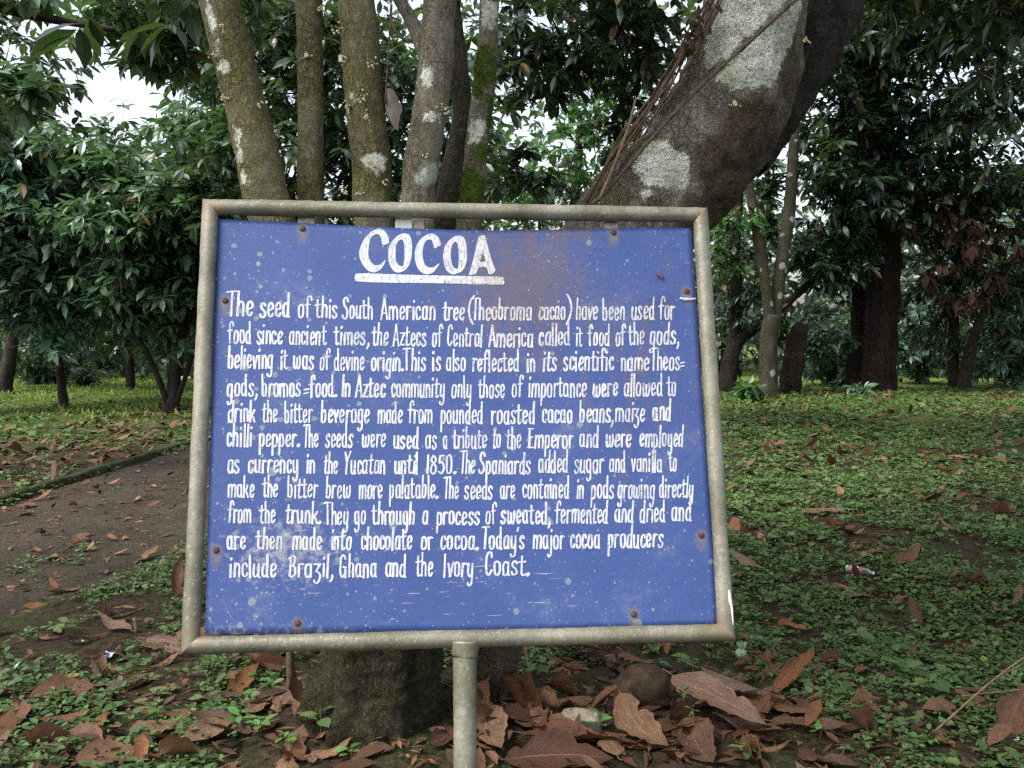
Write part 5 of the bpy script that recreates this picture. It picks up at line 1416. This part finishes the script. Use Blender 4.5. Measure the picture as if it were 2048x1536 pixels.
for i, (b, t_, w, cu, be, ro, li, lb) in enumerate(HERO):
    A_, B_ = gpt(*b), gpt(*t_)
    swap = A_[1] > B_[1]
    (pn, qn), (pf, qf) = ((b, A_), (t_, B_))[::-1] if swap else ((b, A_), (t_, B_))
    LM = .37 if w >= 40 else .22
    if np.linalg.norm(qf - qn) > LM:
        Ds = np.linspace(qn[1] + .02, qf[1], 60)
        c_ = np.array([0, 0, CAM_Z]) + ray(*pf)[None] * Ds[:, None]
        qf = c_[np.argmin(np.abs(np.linalg.norm(c_ - qn, axis=1) - LM))]
    A_, B_ = (qf, qn) if swap else (qn, qf)
    vec = B_ - A_
    L = max(float(np.linalg.norm(vec)), .05)
    depth = (A_[1] + B_[1]) / 2
    Wd = float(np.clip(w * depth / F * (.8 if 'standing' in lb else 1.3), .03, .15))
    o = make_leaf_mesh(L, Wd, cu * 1.2, be * .8, .04, 300 + i).build('fallen_leaf', M['dead_own'] if 'yellow green' not in lb else YEL, None, True)
    o.color = (*next((c_ for k_, c_ in TINT if lb.split(' leaf')[0].find(k_) >= 0), (.17, .078, .036)), 1)
    fx = unit(vec)
    nn = ground_n(A_[0], A_[1]) + np.array([0, -.25, 0])
    nn = unit(nn - fx * (nn @ fx)); fy = np.cross(nn, fx)
    o.matrix_world = Matrix.Translation((A_[0], A_[1], A_[2] + li * .7)) @ (Matrix((fx, fy, nn)).transposed() @ Matrix.Rotation(ro, 3, 'X')).to_4x4()
    tag(o, lb, 'leaf', 'dead leaves on the ground')

PROTO = []
for i in range(24):
    sp = [(0, 1), (0, 1), (0, R.uniform(.5, .8)), (R.uniform(.2, .45), 1)][i % 4]
    o = make_leaf_mesh(.20 + .07 * R.uniform(-1, 1), .075 + .028 * R.uniform(-1, 1), R.uniform(-1.1, 1.5), R.uniform(-.4, .6), R.uniform(.03, .09), 500 + i, sp)
    ob = o.build('fallen_leaf', M['dead'], None, True)
    PROTO.append(ob.data); bpy.data.objects.remove(ob)
REG = [  # (count, pixel sampler region [x0,x1,y0,y1], label)
 (30, (0, 372, 900, 1260), 'small brown leaf scattered on the bare dirt path', .8),
 (40, (0, 378, 850, 985), 'brown leaf in the litter between kerb and lawn', .9),
 (62, (0, 640, 1230, 1536), 'brown leaf half hidden among seedlings in the left foreground', 1.0),
 (60, (940, 1600, 1290, 1536), 'brown leaf in the deep litter below the sign, right of the post', 1.0),
 (70, (1470, 2048, 850, 1536), 'brown leaf sunk in the ground cover right of the sign', .8),
]
n_left = 259
for cnt, (x0, x1, y0, y1), lb, sc_ in REG:
    k = 0
    while k < cnt and n_left > 0:
        # even in the picture's depth, thinner far away
        y = y0 + (y1 - y0) * R.uniform(0, 1) ** (1.0 if y0 > 1200 else .9)
        x = R.uniform(x0, x1)
        p = gpt(x, y)
        onp = kerb_x(p[1]) + .12 < p[0] < path_r(p[1]) - .1
        if 'dirt path' in lb and not onp: continue
        if 'litter between' in lb and p[0] > kerb_x(p[1]) - .1: continue
        if 'left foreground' in lb and onp: continue
        o = bpy.data.objects.new('fallen_leaf', PROTO[int(R.integers(24))])
        COL.objects.link(o)
        s = sc_ * R.uniform(.45, 1.2)
        lay(o, p[0], p[1], R.uniform(0, 6.28), R.uniform(-.10, .14), R.normal() * .22, .010 + .018 * R.uniform(0, 1))
        o.scale = (s, s, s)
        tag(o, lb, 'leaf', lb.replace('small brown leaf', 'brown leaves').replace('brown leaf', 'brown leaves'))
        k += 1; n_left -= 1

# the countless smaller scraps of litter
r = np.random.default_rng(5)
def scatter(n, x0, x1, y0, y1, dens):
    x = r.uniform(x0, x1, n); y = y0 + (y1 - y0) * r.uniform(0, 1, n) ** 1.3
    # keep to what the lens could see, with a margin
    ok = np.abs(x) < .60 * y + 1.2
    k = dens(x, y)
    ok &= r.uniform(0, 1, n) < k
    x, y = x[ok], y[ok]
    return np.stack([x, y, ground_h(x, y)], -1)
def on_path(x, y): return (x > kerb_x(y) + .08) & (x < path_r(y))
def litter_d(x, y):
    P = xyz(x, y)
    d = .45 + .4 * N1(P, .5) + .3 * N2(P, 1.3)
    below = np.exp(-(((x - .55) / 1.0) ** 2 + ((y - 3.1) / .9) ** 2))
    d = d + 1.2 * below + .9 * np.exp(-(((x + .42) / .55) ** 2 + ((y - 3.1) / .35) ** 2))
    d = np.where((x > 1.4) & (y < 9), d * .55, d)
    d = np.where((x < kerb_x(y)) & (y > 16), d * .05, d)
    d = np.where((x < kerb_x(y)) & (x > kerb_x(y) - 2.5), d + .5, d)
    edge = np.exp(-((x - kerb_x(y) - .25) / .12) ** 2)
    d = np.where(np.abs(x - kerb_x(y)) < .09, 0, d)
    return np.clip(np.where(on_path(x, y), .17 + .6 * edge, d), 0, 1)
P = scatter(24000, -11, 11, 2.2, 20, litter_d)
m = len(P)
d = r.normal(size=(m, 3)); d[:, 2] = r.uniform(-.1, .35, m)
L = r.uniform(.05, .19, m) * (.8 + .25 * (P[:, 1] > 6))
on = on_path(P[:, 0], P[:, 1])
L = np.where(on, L * .6, L)
P[:, 2] += r.uniform(.004, .03, m)
V, Fl = leaf_mesh(P, d, np.array([0, 0, 1.0]) + r.normal(size=(m, 3)) * .3, L, L * r.uniform(.3, .5, m), r.uniform(-.3, .6, m), r.uniform(-.35, .35, m))
tag(mesh_np('leaf_litter', V, Fl, M['litter'], None, True), kind='stuff')
# finer crumbs: petioles, bits of twig
P = scatter(26000, -6, 6, 2.2, 9, lambda x, y: np.clip(litter_d(x, y) * .8 + .20, 0, 1))
m = len(P)
d = r.normal(size=(m, 3)); d[:, 2] *= .15
L = r.uniform(.02, .09, m)
P[:, 2] += r.uniform(.004, .02, m)
V, Fl = leaf_mesh(P, d, np.array([0, 0, 1.0]) + r.normal(size=(m, 3)) * .3, L, L * r.uniform(.05, .4, m), .2, .1, True)
tag(mesh_np('litter_crumbs', V, Fl, M['litter'], None, True), kind='stuff')

# ground cover: low broad-leaved seedlings by the thousand
def cover_d(x, y):
    P = xyz(x, y)
    pat = .42 + .5 * N2(P, .55) + .45 * N3(P, 1.5) + .3 * N1(P, 4.0)
    right = np.clip((x - .3 * (y - 3)) / 1.2 + .2, 0, 1)
    below = np.exp(-(((x - .5) / .95) ** 2 + ((y - 3.0) / .75) ** 2))
    d = np.where(x > .8, pat * .9 + .45, pat * .8)
    d = np.where(x < kerb_x(y), pat * .8 + .05, d)
    d = d - 1.0 * below
    d = np.where(on_path(x, y), np.clip(N3(P, .9) - .95, 0, .12), d)
    d = np.where((x < kerb_x(y)) & (x > kerb_x(y) - 2.2), d * .45, d)
    return np.clip(d, 0, 1)
def plants(n, x0, x1, y0, y1, dens, nl, Lm, hm, simple):
    P = scatter(n, x0, x1, y0, y1, dens)
    m = len(P)
    h = hm * r.uniform(.3, 1.3, m)
    Q = np.repeat(P, nl, 0); hh = np.repeat(h, nl)
    a = np.tile(np.arange(nl), m) * (2 * math.pi / nl) + np.repeat(r.uniform(0, 6.28, m), nl) + r.normal(size=m * nl) * .4
    lev = r.uniform(.35, 1, m * nl)
    Q = Q + np.stack([np.cos(a) * .008, np.sin(a) * .008, hh * lev], -1)
    d = np.stack([np.cos(a), np.sin(a), r.uniform(-.15, .65, m * nl)], -1)
    L = Lm * r.uniform(.5, 1.25, m * nl) * np.repeat(.55 + r.gamma(2.2, .28, m), nl)
    return leaf_mesh(Q, d, np.array([0, 0, 1.0]) + r.normal(size=(m * nl, 3)) * .25, L, L * r.uniform(.5, .75, m * nl), .2, r.uniform(.0, .35, m * nl), simple)
mb = MB()
mb.add(*plants(36000, -3.6, 4.6, 2.3, 6.2, cover_d, 6, .0225, .038, False))
mb.add(*plants(44000, -7, 8, 6.2, 12, cover_d, 5, .034, .042, True))
mb.add(*plants(30000, -13, 13, 12, 21, cover_d, 5, .055, .05, True))
tag(mb.build('ground_cover', M['cover'], None, True), kind='stuff')
# lawn blades in the light beyond the path
def lawn_d(x, y):
    return np.clip(np.where(x < kerb_x(y) - .5, .55 + .4 * N1(xyz(x, y), .4), .15), 0, 1) * np.clip((y - 14) / 5, 0, 1)
P = scatter(90000, -20, 6, 14, 40, lawn_d); m = len(P)
d = r.normal(size=(m, 3)) * .5 + [0, 0, 1]
L = r.uniform(.05, .12, m)
V, Fl = leaf_mesh(P, d, r.normal(size=(m, 3)) + [0, -1, .2], L, .03, .2, .3, True)
tag(mesh_np('lawn', V, Fl, M['lawn'], None, True), kind='stuff')

# larger seedlings one can tell apart in the foreground
def seedling(x, y, label, n=6, L=.05, h=.06, seed=0, mat='sprout'):
    p = gpt(x, y)
    t = empty('seedling', p, label, 'seedling', 'seedlings in the foreground')
    rr = np.random.default_rng(seed)
    mb = MB()
    a = np.arange(n) * 2.4 + rr.uniform(0, 6)
    z = h * np.linspace(.55, 1.0, n)
    Q = np.stack([np.cos(a) * .006, np.sin(a) * .006, z], -1)
    d = np.stack([np.cos(a), np.sin(a), rr.uniform(-.1, .6, n)], -1)
    Ls = L * rr.uniform(.6, 1.15, n)
    mb.add(*leaf_mesh(Q, d, np.array([0, 0, 1.0]) + rr.normal(size=(n, 3)) * .2, Ls, Ls * .55, .15, .2))
    mb.build('foliage', M[mat], t, True)
    V, Fq = tube([[0, 0, -.02], [.004, .002, h * .5], [0, 0, h]], [.0018, .0015, .001], 5, .02)
    mesh_np('stem', V, Fq, M['stalk'], t)
for k, (x, y, lb, n, L, h) in enumerate([
 (480, 1462, 'fresh green seedling beside the upturned tan leaf', 6, .055, .06),
 (545, 1400, 'rounded pair of bright leaves just left of the root base', 5, .05, .07),
 (570, 1505, 'glossy bright seedling at the lower border left of the root base', 7, .055, .06),
 (640, 1470, 'seedling with one large veined leaf against the left foot of the root base', 5, .085, .08),
 (520, 1470, 'dark green seedling between the two bright ones left of the root base', 6, .06, .05),
 (260, 1450, 'seedling in front of the crinkled leaf in the left foreground', 6, .045, .05),
 (305, 1445, 'upright sprig of small pale green leaves in the left foreground', 6, .045, .07),
 (60, 1465, 'clump of small green leaves at the far left border', 7, .04, .05),
 (130, 1275, 'broad leaved plant at the edge of the path on the left', 8, .07, .07),
 (700, 1520, 'bright creeping sprig in front of the root base', 6, .045, .04),
 (1365, 1440, 'tall thin seedling right of the broad tan leaf', 8, .03, .12),
 (1385, 1465, 'small yellow green seedling at the edge of the flat pinkish leaf', 6, .03, .08),
 (1490, 1520, 'bright seedling at the lower border below the pinkish leaf', 7, .045, .05),
 (1385, 1345, 'broad green leaf plant right above the rounded rock', 4, .085, .06),
 (1640, 1475, 'tiny bright seedling beside the dark curved leaf', 4, .045, .05),
 (1860, 1400, 'ferny green plant next to the straw stalk', 9, .09, .08),
 (1200, 1465, 'dark green shoot in the litter beside the pale broken stone', 5, .06, .05),
]):
    seedling(x, y, lb, n, L, h, 700 + k, 'sprout' if any(w in lb for w in ('bright', 'fresh', 'yellow', 'pale')) else 'cover')

# ------------------------------------------------------------------ stones, litter of people, stalks
def lump(name, mat, c, r3, seed, amp, label, cat, sub=4, cut=None):
    bm = bmesh.new(); bmesh.ops.create_icosphere(bm, subdivisions=sub, radius=1)
    V = np.array([v.co[:] for v in bm.verts]); Fq = np.array([[v.index for v in f.verts] for f in bm.faces]); bm.free()
    nz = make_noise(seed)
    V = V * (1 + amp * nz(V, .22) + amp * .4 * nz(V, .7) + amp * .15 * nz(V, 2.2))[:, None]
    if cut is not None:
        for nrm, dd in cut:
            nrm = unit(np.array(nrm, float)); e = V @ nrm - dd
            V = V - np.clip(e, 0, None)[:, None] * nrm * .92
    V = V * np.array(r3)
    o = mesh_np(name, V, [Fq], mat, None, True)
    o.location = [float(a) for a in c]
    return tag(o, label, cat)
p = gpt(1285, 1412)
lump('rock', M['rock'], p + [0, .05, .045], (.105, .085, .085), 61, .16, 'rounded earthy brown rock lying in the litter under the sign', 'rock')
p = gpt(1160, 1468)
lump('stone', M['stone'], p + [0, .03, .03], (.082, .05, .045), 62, .2, 'pale broken stone chip with a whitish front edge among the leaves', 'stone', cut=[((.1, -.5, .85), .45), ((.3, -1, -.1), .5), ((-.9, -.2, .2), .7)])

def lathe(prof, seg=24):
    """profile (r, x) turned about the x axis"""
    a = np.linspace(0, 2 * math.pi, seg, endpoint=False)
    V = np.array([[x, r_ * math.cos(t), r_ * math.sin(t)] for r_, x in prof for t in a])
    idx = np.arange(len(V)).reshape(len(prof), seg)
    q = np.stack([idx[:-1], idx[1:], np.roll(idx, -1, 1)[1:], np.roll(idx, -1, 1)[:-1]], -1).reshape(-1, 4)
    return V, [q]
p = gpt(1718, 1150)
bot = empty('plastic_bottle', p + [0, 0, .024], 'clear plastic bottle with a pink red label lying in the ground cover', 'bottle')
bot.rotation_euler = (0, .10, math.radians(-24))
bot.scale = (.66, .66, .66)
V, Fq = lathe([(.001, -.105), (.022, -.106), (.030, -.100), (.031, -.085), (.029, -.078), (.031, -.07), (.031, .035), (.030, .05), (.024, .075), (.014, .095), (.0115, .100), (.0115, .112)], 28)
V += .0015 * N1(V, 8)[:, None] * [0, 1, 1]
mesh_np('body', V, Fq, M['plastic'], bot)
V, Fq = lathe([(.0322, -.066), (.0330, -.064), (.0330, .018), (.0322, .02)], 28)
V += .0010 * N1(V, 8)[:, None] * [0, 1, 1]
mesh_np('label', V, Fq, M['pink'], bot)
V, Fq = lathe([(.0322, -.02), (.0337, -.019), (.0337, -.008), (.0322, -.007)], 28)
mesh_np('label_stripe', V, Fq, M['whitepaint'], bot)
V, Fq = lathe([(.0118, .104), (.0140, .105), (.0140, .121), (.0125, .123), (.001, .123)], 20)
mesh_np('cap', V, Fq, M['cap'], bot)

# small green fruit with a spiky crown
p = gpt(1483, 1318)
fr = lump('fallen_fruit', M['greenfruit'], p + [0, 0, .022], (.026, .026, .022), 63, .06, 'small pale green fruit with a spiky crown near the lower right corner of the frame', 'fruit', 3)
mb = MB()
n = 9
a = np.arange(n) * 2 * math.pi / n
mb.add(*leaf_mesh(np.stack([np.cos(a) * .007, np.sin(a) * .007, np.full(n, .018)], -1), np.stack([np.cos(a) * .55, np.sin(a) * .55, np.full(n, 1.0)], -1), np.array([[0, -.5, 1.0]] * n) + R.normal(size=(n, 3)) * .1, .034, .010, .3, -.1))
mb.build('spiky_crown', M['greenfruit'], fr, True)

# crumpled scraps of pale plastic at the left
def scrap(x, y, s, seed, label, mat='scrap'):
    p = gpt(x, y)
    u, v = np.meshgrid(np.linspace(-1, 1, 14), np.linspace(-1, 1, 10))
    nz = make_noise(seed)
    V = np.stack([u * s, v * s * .6, np.zeros_like(u)], -1).reshape(-1, 3)
    V[:, 2] = .35 * s * nz(V, .8 / s * .5) + s * .3
    V[:, :2] += .12 * s * np.stack([nz(V + 5, .4 / s), nz(V + 9, .4 / s)], -1)
    idx = np.arange(140).reshape(10, 14)
    q = np.stack([idx[:-1, :-1], idx[:-1, 1:], idx[1:, 1:], idx[1:, :-1]], -1).reshape(-1, 4)
    o = mesh_np('plastic_scrap', V, [q], M[mat], None, True)
    o.location = [float(a_) for a_ in p + [0, 0, .012]]
    o.rotation_euler = (.3, -.1, seed * 1.3)
    return tag(o, label, 'scrap')
scrap(152, 1290, .028, 3, 'bluish white crumpled plastic scrap beside the broad leaved plant')
scrap(36, 1338, .022, 4, 'lilac white bit of plastic near the left border')
scrap(214, 1318, .034, 6, 'pale greenish translucent scrap standing in the seedlings on the left')
scrap(2035, 1490, .018, 8, 'tiny white scrap at the right border in the dark litter')

# dry straw stalk at the lower right, with side stems
def stalk_thing(label, runs, org_px, name='dry_stalk', mat='stalk'):
    og = gpt(*org_px)
    t = empty(name, og, label, 'stalk')
    for pts in runs:
        P, rr = [], []
        for x, y, D, w in pts:
            P.append(at(x, y, D)); rr.append(w / 2 * D / F)
        V, Fq = tube(P, rr, 6, .03, .08, 8)
        mesh_np('stem', V - og, Fq, M[mat], t)
g1, g2 = gpt(1850, 1478), gpt(1835, 1490)
stalk_thing('long dry straw stalk slanting up out of the lower right corner', [
  [(1846, 1482, g1[1], 5), (1900, 1436, g1[1] - .02, 4.5), (1960, 1382, g1[1] - .05, 4), (2010, 1342, g1[1] - .05, 3.5), (2070, 1300, g1[1] - .05, 3)],
  [(1846, 1482, g1[1], 6), (1832, 1500, g1[1] - .02, 5), (1850, 1540, g1[1] - .12, 4)],
  [(1925, 1392, g1[1] - .03, 2.5), (1985, 1385, g1[1], 2.5), (2060, 1378, g1[1], 2)],
  [(1990, 1358, g1[1] - .05, 3), (2050, 1325, g1[1] - .03, 2.5)]], (1850, 1478))
stalk_thing('thin grey brown stem standing behind the bottom rail left of the root base', [[(581, 1398, gpt(581, 1395)[1], 17), (581, 1350, gpt(581, 1395)[1], 16), (580, 1300, gpt(581, 1395)[1], 15), (578, 1220, gpt(581, 1395)[1], 14), (577, 1130, gpt(581, 1395)[1], 10)]], (581, 1395), 'sapling_stem', 'vine')
tw = gpt(265, 1235)
stalk_thing('dead brown twig lying in the seedlings by the left edge of the path', [[(210, 1240, tw[1] + .02, 5), (255, 1228, tw[1] + .03, 5), (300, 1212, tw[1] + .06, 3)]], (255, 1232), 'fallen_twig', 'vine')
tw = gpt(320, 1385)
stalk_thing('pale forked straw in the left foreground', [[(318, 1380, tw[1], 3), (345, 1392, tw[1] - .02, 3), (365, 1402, tw[1] - .05, 2.5)]], (320, 1385))
tw = gpt(271, 1265)
stalk_thing('short buff stub of stalk standing between leaves at the left', [[(271, 1274, tw[1], 8), (272, 1250, tw[1], 8), (268, 1236, tw[1], 7)]], (271, 1272))
